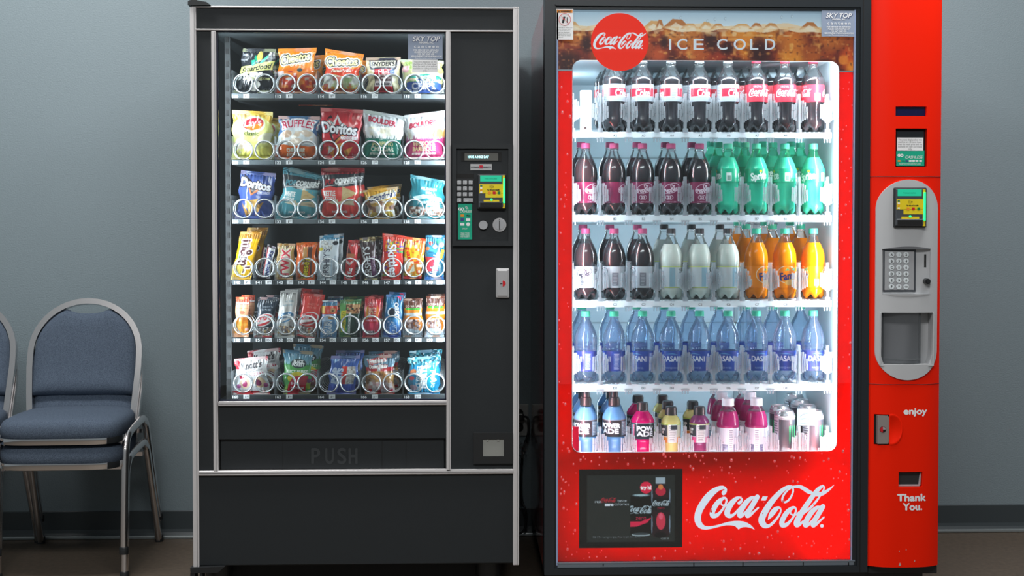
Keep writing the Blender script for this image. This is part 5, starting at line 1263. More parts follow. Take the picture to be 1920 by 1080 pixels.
mb.tris([(p.x - .006, Yt - .0003, p.z + .002), (p.x - .0005, Yt - .0003, p.z - .003), (p.x + .0005, Yt - .0003, p.z - .001), (p.x - .005, Yt - .0003, p.z + .004)], [(0, 1, 2, 3)], 3)
mb.tris([(p.x + .006, Yt, p.z - .010), (p.x + .008, Yt, p.z - .010), (p.x + .008, Yt, p.z + .003), (p.x + .0055, Yt, p.z + .003)], [(0, 1, 2, 3)], 2); mb.disc(p.x + .007, p.z + .005, .0016, Yt, .0005, 10, 2)
for k, (s, ww) in enumerate((('Rocking or tilting can', .044), ('cause serious injury', .040), ('or death. Machine', .036), ('will not dispense', .036), ('free product. Do not', .040), ('tilt, rock or shake', .038), ('machine.', .016))):
    q = W(1046, 51.5 + k * 3, Yt); mb.text(s, q.x + ww / 2 * .98, q.z, .0028, Yt, w=ww, mi=2)
tag(mb.build('warning_sticker', [m_white, mat('orange_print', (240, 140, 20), .5), m_ink, m_redp], dm), 'white warning sticker with orange band')
service(dm, 1540.5, 20, 1602, 68.5, FR + .003)
mb = MB(); mb.pbox(1495, 766.5, 1529, 798, FR + .016, .001, 0)
p = W(1512, 783, FR + .0155); mb.tube([(p.x + .019 * math.cos(t), p.y, p.z - .003 + .015 * math.sin(t)) for t in np.linspace(.3, PI - .3, 14)], .0007, 4, 1); mb.text('energy', p.x, p.z - .002, .008, p.y, w=.03, mi=1, sh=.2); mb.text('SAVINGS', p.x, p.z - .018, .004, p.y, w=.034, mi=1)
tag(mb.build('energy_sticker', [clear('pale_sticker', (214, 224, 236), rough=.2, white=.55, wcol=(225, 234, 245)), m_white], dm), 'pale square energy sticker')
mb = MB(); mb.pbox(1073.5, 800, 1085, 846, FR + .022, .001); mb.build('pink_tag', trans('pink_tag', (246, 70, 124), t=.5), dm)

# ---------------- shelves with gates
YS = -.815                                   # shelf front edge
slope = math.tan(math.radians(5.5))
colx = [1098 + 53.25 * k for k in range(9)]
srow = [('A', 247.5, 258.5), ('B', 403, 416), ('C', 563.5, 576), ('D', 719.5, 733.5), ('E', 871, 884)]
m_gate = clear('gate_plastic', (240, 246, 250), rough=.15, white=.38, edge=.9, wcol=(248, 251, 255))
m_clip = clear('clip_plastic', (236, 244, 250), rough=.12, white=.45, edge=.8)
m_shelf = mat('shelf_white', (226, 236, 242), .4)
rg = np.random.default_rng(5)
mb = MB()
# post of the gate, then stepped fingers on both sides
mb.box(-.004, .004, 0, .02, .0, .118); mb.box(-.0035, .0035, -.004, .0, .0, .10); mb.box(-.008, .008, -.003, .006, -.002, .010)
for s in (-1, 1):
    for k, w0 in enumerate((.0062, .0115, .0168, .0222)):
        z = .030 + .004 * k
        while z < .098 - .008 * k:
            hh = rg.uniform(.012, .03)
            x = s * w0 + rg.uniform(-.0008, .0008)
            mb.box(x - .0023, x + .0023, -.002 - .002 * k, .004 - .002 * k, z, min(z + hh - .0007, .104 - .006 * k)); z += hh
for x in (-.0085, 0, .0085): mb.box(x - .002, x + .002, .002, .006, -.032, -.018)
mb.box(-.0125, .0125, .001, .012, -.0205, -.0165)
GATE = mb.build('gate', [m_gate]); GM = GATE.data; bpy.data.objects.remove(GATE)
shelf_z = {}
for nm, ya, yb in srow:
    zt, zb2 = W(1300, ya, YS).z, W(1300, yb, YS).z
    xa = max(ix0 + .001, W(1066, ya, YS).x); xb = W(1559.5, ya, YS).x
    shelf_z[nm] = zt
    mb = MB(); mb.box(xa, xb, YS, YS + .006, zb2, zt, 0, .001)
    A = [(xa, YS + .006, zt - .012), (xb, YS + .006, zt - .012), (xb, -.14, zt - .012 + slope * (-.14 - YS)), (xa, -.14, zt - .012 + slope * (-.14 - YS))]
    Bv = [(x, y, z + .010) for x, y, z in A]
    mb.tris(A + Bv, [(0, 1, 2, 3), (7, 6, 5, 4), (0, 4, 5, 1), (1, 5, 6, 2), (2, 6, 7, 3), (3, 7, 4, 0)], 0)
    for cx_ in colx:
        x = W(cx_, ya, YS).x
        for dx in (-.021, -.007, .007, .021): mb.box(x + dx - .0015, x + dx + .0015, YS + .008, YS + .02, zt - .004, zt + .0015)
        mb.box(x - .018, x + .012, YS - .0006, YS + .002, zt - .0022, zt, 1)
    sh = mb.build('shelf', [m_shelf, mat('shelf_groove', (172, 186, 196), .5) if 'shelf_groove' not in bpy.data.materials else bpy.data.materials['shelf_groove']], dm)
    for k in range(10):
        x = W(colx[0] - 26 + 53.25 * k, ya, YS).x
        g_ = place(bpy.data.objects.new('gate', GM), sh, Vector((max(x, xa + .012), YS - .002, zt)))
    if nm != 'E':
        for k in range(9):
            p = W(colx[k] + 2, (ya + yb) / 2 + 1, YS - .0006); mb = MB(); mb.text(nm + str(k + 1), p.x, p.z, .0075, p.y); mb.build('column_label', m_ink, sh)
    if nm == 'A':
        a, b, c, d = rect(1088, 169, 1110, 244, YS + .03); mb = MB(); mb.box(a, b, YS + .03, YS + .05, zt - .002, d, 0, .004, 2); p = W(1097, 240, YS + .029); mb.box(p.x - .004, p.x + .004, YS + .028, YS + .031, p.z - .002, p.z + .002, 1)
        mb.build('pusher_paddle', [m_whitep, m_void], sh)

# ---------------- red service tower with its grey control panel
tx0, tx1 = W(1629, 540, FR).x, cx1
tz0, tz1 = W(1695, 1060.5, FR).z, ctop
tc, thw = (tx0 + tx1) / 2, (tx1 - tx0) / 2
def ty(x, z=0):
    t = min(1, abs((x - tc) / thw)); return FR + .006 - .026 * (1 - t ** 3.2)
def curved(name, xs, zs, surf, holes, m, par, thick=.03, xmap=None):
    """a curved front panel with rectangular openings; the openings get real recess walls from thick"""
    mb = MB(); V = {}
    X = lambda i, j: xmap(xs[i], zs[j]) if xmap else xs[i]
    for j in range(len(zs)):
        for i in range(len(xs)): V[i, j] = mb.bm.verts.new((X(i, j), surf(X(i, j), zs[j]), zs[j]))
    op = lambda i, j: any(a - 1e-6 <= (xs[i] + xs[i + 1]) / 2 <= b + 1e-6 and c <= (zs[j] + zs[j + 1]) / 2 <= d for a, b, c, d in holes)
    fs = []
    for j in range(len(zs) - 1):
        for i in range(len(xs) - 1):
            if 0 <= i and not op(i, j): fs.append(mb.bm.faces.new((V[i, j], V[i + 1, j], V[i + 1, j + 1], V[i, j + 1])))
    r = bmesh.ops.extrude_face_region(mb.bm, geom=fs)
    for v in [g for g in r['geom'] if isinstance(g, bmesh.types.BMVert)]: v.co.y = max(v.co.y + thick, FR + .03) if thick > .01 else v.co.y + thick
    return mb.build(name, m, par, smooth=35)
def lin(a, b, n, extra):
    s = set(round(float(v), 6) for v in np.linspace(a, b, n)) | set(round(float(e), 6) for e in extra)
    o = sorted(s); out = [o[0]]
    for v in o[1:]:
        if v - out[-1] > 4e-4 or v in [round(float(e), 6) for e in extra]: out.append(v)
    return out
hole_d = rect(1679, 199.5, 1737.5, 217.5, FR - .018); hole_b = rect(1679, 241, 1738.5, 313, FR - .018); hole_c = rect(1684, 884.5, 1729, 913, FR - .016); hole_h = rect(1640, 777, 1668.5, 834, FR - .012)
gh_r = rect(1677, 351.5, 1738.5, 427, FR - .03); gh_k = rect(1655.5, 467, 1746, 552, FR - .026); gh_c = rect(1653.5, 586.5, 1751, 686, FR - .026)
holes = [hole_d, hole_b, hole_c, hole_h]
th_ = holes + [(gh_k[0] - .003, gh_k[1] + .003, gh_k[2] - .003, gh_k[3] + .003), (gh_c[0] - .003, gh_c[1] + .003, gh_c[2] - .003, gh_c[3] + .003)]
xs = lin(tx0, tx1, 30, sum([[h[0], h[1]] for h in th_], [])); zs = lin(tz0, tz1, 24, sum([[h[2], h[3]] for h in th_], []))
tw = curved('service_tower', xs, zs, lambda x, z: ty(x), th_, m_tower, dm, .05)
mb = MB()
for h in holes: mb.box(h[0] - .002, h[1] + .002, FR + .012, FR + .02, h[2] - .002, h[3] + .002)
mb.build('recess_back', m_void, tw)
m_seam = mat('seam_red', (120, 10, 6), .6)
for yy in (331, 721):
    mb = MB()
    z = W(1695, yy, FR - .02).z
    q = [(x, ty(x) - .0004, z) for x in np.linspace(tx0 + .001, tx1 - .001, 20)]; mb.tube(q, .0009, 5)
    mb.build('tower_seam', m_seam, tw)
mb = MB(); mb.box(hole_d[0], hole_d[1], FR - .006, FR + .012, hole_d[2], hole_d[3]); mb.build('display', m_lcdoff, tw)
mb = MB(); b = hole_b; mb.box(b[0], b[1], FR - .002, FR + .012, b[2], b[3], 0); mb.box(b[0] + .004, b[1] - .006, FR - .012, FR - .002, b[2] + .004, b[3] - .006, 1, .003)
bw = mb.build('bill_acceptor', [m_void, m_black2], tw)
notice(bw, 1682, 258, 1731, 283, FR - .0128); cashless(bw, 1680.5, 282.5, 1733, 311, FR - .0128, False)
mb = MB(); b = hole_c; mb.box(b[0], b[1], FR, FR + .012, b[2], b[3], 1)
mb.prism([(b[0] + .002, b[2] + .004), (b[1] - .006, b[2] + .002), (b[1] - .004, b[3] - .004), (b[0] + .004, b[3] - .004)], FR - .006, FR, 0); mb.prism([(b[1] - .009, b[2] + .002), (b[1] - .003, b[2] + .003), (b[1] - .001, b[3] - .004), (b[1] - .004, b[3] - .004)], FR - .009, FR, 2); mb.box(b[0] + .003, b[1] - .006, FR - .010, FR, b[2] + .001, b[2] + .006, 2)
mb.build('coin_return', [mat('smoked_plastic', (52, 56, 58), .15), m_void, m_grey], tw)
# handle: steel latch in the recess, red dish beside it
b = hole_h
mb = MB(); mb.box(b[0] + .001, b[1] - .004, FR - .002, FR + .012, b[2] + .002, b[3] - .002, 1)
mb.prism([(b[0] + .007, b[2] + .004), (b[1] - .007, b[2] + .004), (b[1] - .004, b[2] + .012), (b[1] - .004, b[3] - .010), (b[1] - .008, b[3] - .003), (b[0] + .007, b[3] - .003)], FR - .018, FR, 0)
p = W(1655.5, 805.5, FR - .019); mb.disc(p.x, p.z, .0095, p.y, .003, 24, 1); q = [(p.x + .0085 * math.cos(a), p.z + .0085 * math.sin(a)) for a in np.linspace(PI / 2, 3 * PI / 2, 12)]; mb.prism(q, p.y - .0006, p.y + .001, 2); q = [(p.x + .0085 * math.cos(a), p.z + .0085 * math.sin(a)) for a in np.linspace(0, PI / 2, 8)] + [(p.x, p.z)]; mb.prism(q, p.y - .0006, p.y + .001, 3)
mb.build('latch_handle', [mat('steel_bronze', (182, 172, 168), .32, .5), m_void, m_redp, m_alu2], tw)
mb = MB(); p = W(1668.5, 805.5, FR - .02); rr = .041
outer = [(p.x - .002, p.z - .0455), (p.x + .004, p.z - .0475)] + [(p.x + .006 + .034 * math.cos(a), p.z + .0475 * math.sin(a)) for a in np.linspace(-PI / 2, PI / 2, 18)] + [(p.x - .002, p.z + .0455)]
N_ = len(outer); Vs = [[], []]
mb = MB()
R0 = [mb.bm.verts.new((x, ty(x) - .0012, z)) for x, z in outer]; cxm_, czm_ = p.x + .008, p.z
R1 = [mb.bm.verts.new((cxm_ + (x - cxm_) * .88, ty(x) - .0026, czm_ + (z - czm_) * .9)) for x, z in outer]
R2 = [mb.bm.verts.new((cxm_ + (x - cxm_) * .78, ty(x) - .0006, czm_ + (z - czm_) * .82)) for x, z in outer]
for A, Bq in ((R0, R1), (R1, R2)):
    for k in range(N_): mb.bm.faces.new((A[k], A[(k + 1) % N_], Bq[(k + 1) % N_], Bq[k]))
mb.bm.faces.new(R2)
mb.build('latch_dish', m_tower, tw, smooth=50)
sf = lambda x, z: ty(x) - .0007
mb = MB(); p = W(1716.5, 770.5, FR - .02); mb.text('enjoy', p.x, p.z, .0195, 0, w=.071, bold=.0013, surf=sf); mb.build('lettering', m_white, tw)
mb = MB(); p = W(1709.5, 932.5, FR - .02); mb.text('Thank', p.x, p.z, .0215, 0, w=.087, bold=.0013, surf=sf); p = W(1711, 949.5, FR - .02); mb.text('You.', p.x, p.z, .0215, 0, w=.058, bold=.0013, surf=sf)
mb.build('lettering', m_white, tw)
mb = MB(); p = W(1687, 1057, FR - .02); mb.prism([(p.x - .003, p.z - .006), (p.x + .003, p.z - .006), (p.x + .003, p.z), (p.x + .001, p.z + .004), (p.x, p.z), (p.x - .002, p.z + .003)], ty(p.x) - .0008, ty(p.x) + .001)
for x, y in ((1686, 1034), (1699, 1031), (1715, 1052)): p = W(x, y, FR - .02); mb.box(p.x - .0009, p.x + .0009, ty(p.x) - .0006, ty(p.x) + .001, p.z - .002, p.z + .003)
mb.build('paint_chip', mat('chip_grey', (186, 178, 172), .7), tw)
# grey racetrack panel
gx0, gx1, gz0, gz1 = rect(1643.5, 337, 1760.5, 712.5, FR - .02)
gm = (gx0 + gx1) / 2; gw = (gx1 - gx0) / 2; zr1 = W(1700, 392, FR - .02).z; zr0 = W(1700, 658, FR - .02).z
def gmap(x, z):
    if z > zr1: t = math.sqrt(max(0, 1 - ((z - zr1) / (gz1 - zr1)) ** 2))
    elif z < zr0: t = math.sqrt(max(0, 1 - ((zr0 - z) / (zr0 - gz0)) ** 2))
    else: t = 1
    return gm + (x - gm) * max(t, .02)
xs = lin(gx0, gx1, 20, [gh_k[0], gh_k[1], gh_c[0], gh_c[1]])
zz = [gz1 - (gz1 - zr1) * (1 - math.cos(a)) for a in np.linspace(0, PI / 2, 12)] + [zr0 - (zr0 - gz0) * math.sin(a) for a in np.linspace(0, PI / 2, 14)]
zs = sorted(set(round(float(v), 6) for v in zz + list(np.linspace(zr0, zr1, 10)) + [gh_k[2], gh_k[3], max(gh_c[2], zr0 + .0001) if False else gh_c[3]]))
czb = min([z for z in zs], key=lambda z: abs(z - gh_c[2])); gh_c = (gh_c[0], gh_c[1], czb, gh_c[3])
gpan = curved('control_panel', xs, zs, lambda x, z: ty(x) - .005, [gh_k, gh_c], m_grey, dm, .028, gmap)
mb = MB(); mb.box(gh_k[0] - .002, gh_k[1] + .002, FR - .012, FR - .008, gh_k[2] - .002, gh_k[3] + .002)
mb.box(gh_c[0] - .002, gh_c[1] + .002, FR + .024, FR + .028, gh_c[2] - .004, gh_c[3] + .002); 
mb.box(gh_c[0] - .003, gh_c[0], FR - .02, FR + .028, gh_c[2] - .004, gh_c[3]); mb.box(gh_c[1], gh_c[1] + .003, FR - .02, FR + .028, gh_c[2] - .004, gh_c[3]); mb.box(gh_c[0], gh_c[1], FR - .02, FR + .028, gh_c[2] - .006, gh_c[2] - .001)
mb.build('recess_back', m_grey, gpan)
reader(gpan, 1677, 351.5, 1738, 427, FR - .034, .02)
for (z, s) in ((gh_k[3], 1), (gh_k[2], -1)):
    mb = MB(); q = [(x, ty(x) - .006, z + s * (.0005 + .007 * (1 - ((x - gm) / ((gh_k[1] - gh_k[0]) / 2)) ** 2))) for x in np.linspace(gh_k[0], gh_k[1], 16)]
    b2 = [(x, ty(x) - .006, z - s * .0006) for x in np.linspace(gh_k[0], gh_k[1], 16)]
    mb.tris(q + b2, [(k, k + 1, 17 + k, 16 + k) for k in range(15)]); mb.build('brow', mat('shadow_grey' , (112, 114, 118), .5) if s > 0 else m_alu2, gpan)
mb = MB(); Yk = FR - .0145; mb.pbox(1656, 468, 1717, 547, Yk, .004, 0); mb.pbox(1659, 471, 1714, 544, Yk - .0015, .003, 3, .001)
for r in range(6):
    for c in range(3):
        x, y = 1671.5 + 13.6 * c, 477.5 + 12 * r
        p = W(x, y, Yk - .002); mb.disc(p.x, p.z, .0078, p.y - .0025, .003, 20, 1)
        s = [['A', '1', '2'], ['B', '3', '4'], ['C', '5', '6'], ['D', '7', '8'], ['E', '9', '0'], ['F', '*', 'CLR']][r][c]
        mb.text(s, p.x, p.z, .0075 if len(s) == 1 else .0035, p.y - .0028, mi=2, bold=.00025)
mb.build('keypad', [bpy.data.materials['reader_grey'], m_whitep, m_ink, m_key], gpan)
mb = MB(); mb.pbox(1733, 477, 1736.5, 501, FR - .0128, .002, 0); mb.build('coin_slot', m_void, gpan)
mb = MB(); p = W(1735.5, 527, FR - .013)
q = [(p.x, FR - .012, p.z), (p.x + .001, FR - .03, p.z - .0005)]; mb.tube(q, .0085, 16, 0); mb.disc(p.x + .001, p.z, .0055, FR - .034, .006, 16, 1)
mb.build('coin_return_knob', [m_blackp, m_blackp], gpan)
# clear curved dispenser door inside its recess
mb = MB(); dx0, dx1 = W(1655, 640, FR).x, W(1722, 640, FR).x
n = 14; A = []
for k in range(n + 1):
    t = k / n; x = dx0 + (dx1 - dx0) * t; y = FR + .018 - .034 * math.sin(PI * (.15 + .55 * t)); A.append((x, y))
zA, zB = gh_c[2] + .002, gh_c[3] - .002
V = [(x, y, zA) for x, y in A] + [(x, y, zB) for x, y in A]; mb.tris(V, [(k, k + 1, n + 2 + k, n + 1 + k) for k in range(n)], 0)
for zq in (zA + .012,): mb.tube([(x, y, zq) for x, y in A], .0035, 6, 1)
for t in (0, n): mb.tube([(A[t][0], A[t][1], zA), (A[t][0], A[t][1], zB)], .003, 6, 1)
mb.build('dispenser_door', [clear('smoke_clear', (206, 206, 208), rough=.1, white=.12, edge=.9), clear('thick_clear', (170, 172, 174), rough=.1, white=.2)], gpan)
BS = .45
# ================================================================ bottles and cans in the cooler
YB = YS + .048
Hb = 133 * (YB - CAM.y) / F
Rb = .0362
def prof(fr, R, H): return [(r * R, z * H) for z, r in fr]
soda = [(0, .62), (.012, .78), (.05, .93), (.12, .97), (.15, .965), (.155, .95), (.45, .95), (.458, .97), (.50, 1.0), (.57, 1.0), (.64, .96), (.70, .86), (.76, .70), (.82, .52), (.87, .40), (.895, .36), (.90, .42), (.912, .42), (.916, .36), (.93, .36)]
contour = [(0, .62), (.012, .80), (.06, .95), (.12, .98), (.17, .93), (.25, .84), (.31, .84), (.37, .92), (.405, .98), (.41, .965), (.66, .965), (.665, .98), (.70, .97), (.75, .84), (.80, .64), (.85, .46), (.885, .37), (.90, .42), (.912, .42), (.916, .36), (.93, .36)]
water = [(0, .60), (.015, .80), (.06, .95), (.12, .97), (.155, .95), (.16, .93), (.44, .93), (.45, .96), (.47, .985), (.485, .965), (.50, .99), (.515, .97), (.53, 1.0), (.60, 1.0), (.68, .93), (.75, .77), (.82, .55), (.87, .40), (.895, .36), (.90, .42), (.912, .42), (.916, .36), (.93, .36)]
m_shell = clear('clear_bottle', (250, 252, 252), rough=.05, edge=.9, white=.05, bump=(26, .25))
m_shellg = clear('green_bottle', (170, 244, 220), rough=.06, edge=.7, white=.14, wcol=(90, 225, 180))
m_shellb = clear('blue_bottle', (226, 238, 248), rough=.06, edge=.8, white=.20, wcol=(176, 208, 244), bump=(38, .8))
m_cola = mat('cola', (44, 42, 46), .15, coat=.6)
m_sprite = trans('green_soda', (70, 240, 196), t=.2, dens=.2); m_fanta = trans('orange_soda', (255, 140, 8), t=.15); m_lemon = trans('pale_soda', (236, 246, 236), t=.15, dens=.1)
m_blue = trans('blue_drink', (110, 175, 232), t=.2, dens=.15); m_mag = trans('berry_drink', (224, 28, 116), t=.2, dens=.1); m_pink = trans('pink_drink', (206, 60, 134), t=.3, dens=.3); m_juice = trans('yellow_juice', (232, 222, 140), t=.2, dens=.1); m_grape = trans('grape_juice', (150, 70, 124), t=.2, dens=.1)
cap_c = {'silver': mat('cap_silver', (206, 212, 218), .35), 'red': mat('cap_red', (226, 60, 84), .4), 'pink': mat('cap_maroon', (186, 78, 122), .4), 'green': mat('cap_green', (58, 196, 160), .4), 'black': mat('cap_black', (38, 42, 46), .35), 'white': mat('cap_white', (226, 226, 236), .35)}
def cap_mesh(mb, r, z0, z1, n=40):
    rings = []
    for rr, z, rib in ((1, z0, 0), (1, z0 + .15 * (z1 - z0), 0), (.985, z0 + .2 * (z1 - z0), 1), (.985, z0 + .85 * (z1 - z0), 1), (.90, z1, 0)):
        rings.append([mb.bm.verts.new((r * rr * (1 - (.035 if rib and k % 2 else 0)) * math.cos(2 * PI * k / n), r * rr * (1 - (.035 if rib and k % 2 else 0)) * math.sin(2 * PI * k / n), z)) for k in range(n)])
    for A, B_ in zip(rings, rings[1:]):
        for k in range(n): mb.bm.faces.new((A[k], A[(k + 1) % n], B_[(k + 1) % n], B_[k]))
    mb.bm.faces.new(rings[-1]); mb.bm.faces.new(rings[0])
def wrap(name, R, z0, z1, paint, par, res=950, r1=None):
    circ = 2 * PI * R; pic = Pic(circ * res, (z1 - z0) * res, '#888888'); paint(pic); c = pic.out(); h, w = c.shape[:2]
    a = np.linspace(-PI, PI, w)[None]; z = np.linspace(z1, z0, h)[:, None]; RR = R if r1 is None else R + (r1 - R) * (z1 - z) / (z1 - z0)
    P = np.zeros((h, w, 3)); P[..., 0] = RR * np.sin(a); P[..., 1] = -RR * np.cos(a); P[..., 2] = z
    return grid_obj('label', P, c, m_label, par)
def bottle(kind, pf, H, R, shell, liq, fill, cap, lab, lz, lpaint, rc=.0147):
    t = empty(kind, (0, 0, 0))
    mb = MB(); mb.lathe(prof(pf, R, H), 32, petal=.028 if pf is not None else 0, caps=False); mb.build('bottle_body', shell, t, smooth=60)
    if liq:
        q = []
        for z, r in pf:
            if z < fill: q.append((r * R * 1.006, z * H))
        zi = [z for z, r in pf]; rf = np.interp(fill, zi, [r for z, r in pf]); q.append((rf * R * 1.006, fill * H)); q.append((.0005, fill * H))
        mb = MB(); mb.lathe(q, 32, petal=.028); mb.build('drink', liq, t, smooth=60)
    if lpaint: wrap('label', R * (lab + .008), lz[0] * H, lz[1] * H, lpaint, t)
    mb = MB(); cap_mesh(mb, rc, .925 * H, H); mb.build('cap', cap, t, smooth=50)
    return t
# ---- labels, drawn around the bottle; the middle of the strip faces front
def L_diet(P):
    P.r(0, 0, 1, 1, '#a4acb4'); P.r(0, .24, 1, .70, '#d0283e')
    for u in (.22, .72): P.t('diet', u - .04, .32, .03, '#e8e8ee', w=.07); P.t('Coke', u, .5, .10, '#f2f0f4', w=.20, b=.006)
    P.r(.42, .08, .52, .92, '#b4bcc4'); P.lines(.43, .12, .51, .9, 9, '#6a727c', .7); P.r(.9, .05, 1, .95, '#b4bcc4'); P.lines(.91, .1, .99, .9, 8, '#6a727c', .6)
def L_coke(P):
    P.r(0, 0, 1, 1, '#e23a4c')
    for u in (.24, .74): P.logo(u, .48, .34, '#f6eef0'); P.t('ORIGINAL TASTE', u, .13, .03, '#f4dce0', w=.2)
    P.r(.45, .5, .53, .9, '#f0eef0'); P.lines(.46, .54, .52, .88, 5, '#555', .7); P.r(.93, .1, .99, .9, '#d8304a')
def L_pepper(c, tx):
    def f(P):
        P.r(0, 0, 1, 1, c)
        for u in (.25, .75):
            P.e(u + .005, .30, .125, .065, tx, -18); P.e(u + .005, .30, .118, .058, c, -18)
            P.t('Dr', u + .03, .20, .055, tx, w=.06, rot=-12, b=.006); P.t('Pepper', u, .36, .062, tx, w=.19, rot=-12, b=.006); P.e(u - .02, .72, .055, .035, tx); P.e(u - .02, .72, .048, .029, c); P.t('23', u - .02, .72, .035, tx, w=.05, b=.003); P.t('AUTHENTIC BLEND', u, .93, .02, tx, w=.16)
        P.r(.44, .3, .53, .9, tx if c != '#842a50' else '#c87a98', .55); P.lines(.45, .33, .52, .88, 8, c, .8); P.lines(.93, .1, 1, .9, 8, tx, .5)
    return f
def L_sprite(P):
    P.r(0, 0, 1, 1, '#1cb088')
    for u in (.25, .75): P.p([(u - .14, .35), (u - .02, .12), (u + .12, .22), (u + .14, .75), (u, .9), (u - .13, .75)], '#0f9a74'); P.t('Sprite', u, .52, .10, '#f0fcf6', w=.22, rot=-8, b=.008); P.e(u + .02, .18, .02, .015, '#d8e23c')
    P.r(.45, .3, .52, .9, '#e8f6f0'); P.r(.46, .5, .51, .85, '#88b0a4'); P.lines(.92, .15, 1, .9, 8, '#bff0dc', .6)
def L_fanta(P):
    P.r(0, 0, 1, 1, '#ff8d0c')
    for u in (.25, .75): P.e(u - .02, .38, .15, .12, '#fbe3c8'); P.e(u - .02, .38, .14, .11, '#ff8a08'); P.p([(u - .06, .22), (u - .02, .1), (u + .02, .2)], '#4fae7c'); P.p([(u + .04, .15), (u + .12, .05), (u + .10, .25)], '#7cc8a0'); P.e(u + .02, .72, .08, .05, '#f8b04a', -15); P.e(u + .02, .72, .065, .036, '#fbc878', -15); P.t('Fanta', u, .43, .10, '#22307c', w=.24, rot=-8, b=.008)
    P.r(.46, .6, .53, .9, '#f4e0c8'); P.r(.47, .65, .52, .86, '#9aa0b0'); P.lines(.92, .1, 1, .9, 7, '#fde4c4', .7)
def L_fresca(P):
    P.r(0, 0, 1, 1, '#d4dce0'); P.r(0, 0, 1, .04, '#d8e860'); P.r(0, .96, 1, 1, '#d8e860')
    for u in (.0, .5): P.r(u + .10, .06, u + .18, .94, '#9cc0d0'); P.r(u + .22, .08, u + .42, .92, '#e4eaec'); P.lines(u + .23, .1, u + .41, .9, 10, '#3c444c', .75); P.r(u + .3, .5, u + .34, .9, '#56606a')
def L_water(P):
    P.r(0, 0, 1, 1, '#3050a8')
    for u in (.25, .75): P.t('DASANI', u, .38, .075, '#e6eefa', w=.30, b=.004); P.p([(u - .1, .16), (u, .10), (u + .1, .2), (u, .16)], '#5a9ad0'); P.t('PURIFIED WATER', u, .84, .025, '#c8d8f0', w=.2)
    P.r(.44, .1, .54, .92, '#5a76c4'); P.lines(.45, .12, .53, .9, 12, '#d8e4f6', .8); P.e(.96, .2, .02, .02, '#c8d8f0').e(.96, .45, .02, .02, '#c8d8f0'); P.lines(.92, .6, .99, .92, 4, '#b0c4e8', .7)
def L_power(c, k):
    def f(P):
        P.r(0, 0, 1, 1, '#16262e' if k else '#2a2e34')
        for u in (.25, .75):
            P.t('POWER' if not k else 'POW', u, .34, .062, '#eef2f6', w=.28 if not k else .24, b=.012); P.t('ADE', u, .66, .062, '#eef2f6', w=.24, b=.012)
            P.p([(u - .24, .1), (u - .16, .1), (u - .16, .9), (u - .24, .9)], c); P.p([(u - .24, .25), (u - .16, .3), (u - .16, .34), (u - .24, .29)], '#fff', .6)
        P.r(.42, .1, .56, .9, '#7c98ac'); P.lines(.43, .14, .55, .88, 9, '#e4ecf2', .8); P.r(0, .94, 1, 1, '#1c3c44'); P.r(0, 0, 1, .05, '#e4ecf0', .5)
    return f
def L_juice(c):
    def f(P):
        P.r(0, 0, 1, 1, '#c9ccb4' if c == '#e8842c' else '#c4c0cc'); P.r(0, 0, 1, .06, '#a8c84c')
        for u in (.0, .5): P.p([(u + .06, .12), (u + .28, .06), (u + .28, .66), (u + .06, .62)], '#2a333a'); P.t('Minute', u + .16, .27, .05, '#e8eae6', w=.14, b=.003); P.t('Maid', u + .16, .43, .05, '#e8eae6', w=.10, b=.003); P.r(u + .06, .70, u + .28, 1, c); P.r(u + .30, .04, u + .44, .98, '#dfe3e2'); P.lines(u + .31, .1, u + .43, .94, 9, '#7c8486', .7); P.r(u + .34, .06, u + .45, .3, '#303c44'); P.r(u + .45, .70, u + .56, 1, c)
    return f
def L_vita(P):
    P.r(0, 0, 1, 1, '#e4e4ee'); P.r(0, .58, 1, 1, '#6a7a98')
    for u in (.25, .75): P.t('xxx', u, .36, .05, '#4a4a58', w=.10, b=.003); P.t('vitamin water', u, .50, .03, '#8a8a98', w=.22)
    P.lines(.0, .62, .42, .98, 8, '#c8d0e0', .6); P.r(.42, 0, .5, 1, '#f0f0f6'); P.lines(.43, .05, .49, .95, 12, '#7a7a8c', .7); P.lines(.52, .62, 1, .98, 8, '#c8d0e0', .6)
def L_can(P):
    P.r(0, 0, 1, 1, '#4a545c'); P.r(0, 0, 1, .05, '#c4ccd2')
    for u in (.3, .8):
        P.r(u + .1, .08, u + .26, .95, '#c4cedc'); P.lines(u + .11, .1, u + .25, .94, 14, '#343e4a', .7)
        for k in range(3): P.p([(u - .08 + k * .055, .25), (u - .05 + k * .055, .22), (u - .055 + k * .055, .6), (u - .075 + k * .055, .7)], '#2ec47c')
        P.t('ENERGY', u, .82, .05, '#d8e0e4', w=.2, b=.004)
    P.r(0, .86, 1, .90, '#3aa678', .8); P.lines(0, .04, 1, .10, 1, '#e0e6ea', .9)
def capclip(v): return v

def row(nm): return shelf_z[nm]
def spot(nm, k, d=0.0, dx=0.0, zoff=0.0):
    x = W(colx[k], {'A': 245, 'B': 400, 'C': 560, 'D': 717, 'E': 868}[nm], YB).x
    y = YB + d
    return Vector((x + dx, y, row(nm) - .002 + slope * (y - YS) + zoff))
def fill(proto, nm, ks, fronts, rears, grp, cat, rots, deps=(.15, .28)):
    first = True
    for i, k in enumerate(ks):
        lb = fronts(k); rt = rots[i % len(rots)]
        if first:
            proto.location = spot(nm, k); tag(proto, lb, cat, grp); spin(proto, rt); first = False
        else: dup(proto, spot(nm, k), lb, grp, lab_rot=rt)
        for j, d in enumerate(deps):
            dup(proto, spot(nm, k, d, rng.uniform(-.003, .003)), rears(k, j), grp, lab_rot=rng.uniform(0, 6.28))
od = ('second', 'third', 'fourth')
lab = lambda r, k: '%s%d' % (r, k + 1)
q = PI / 2
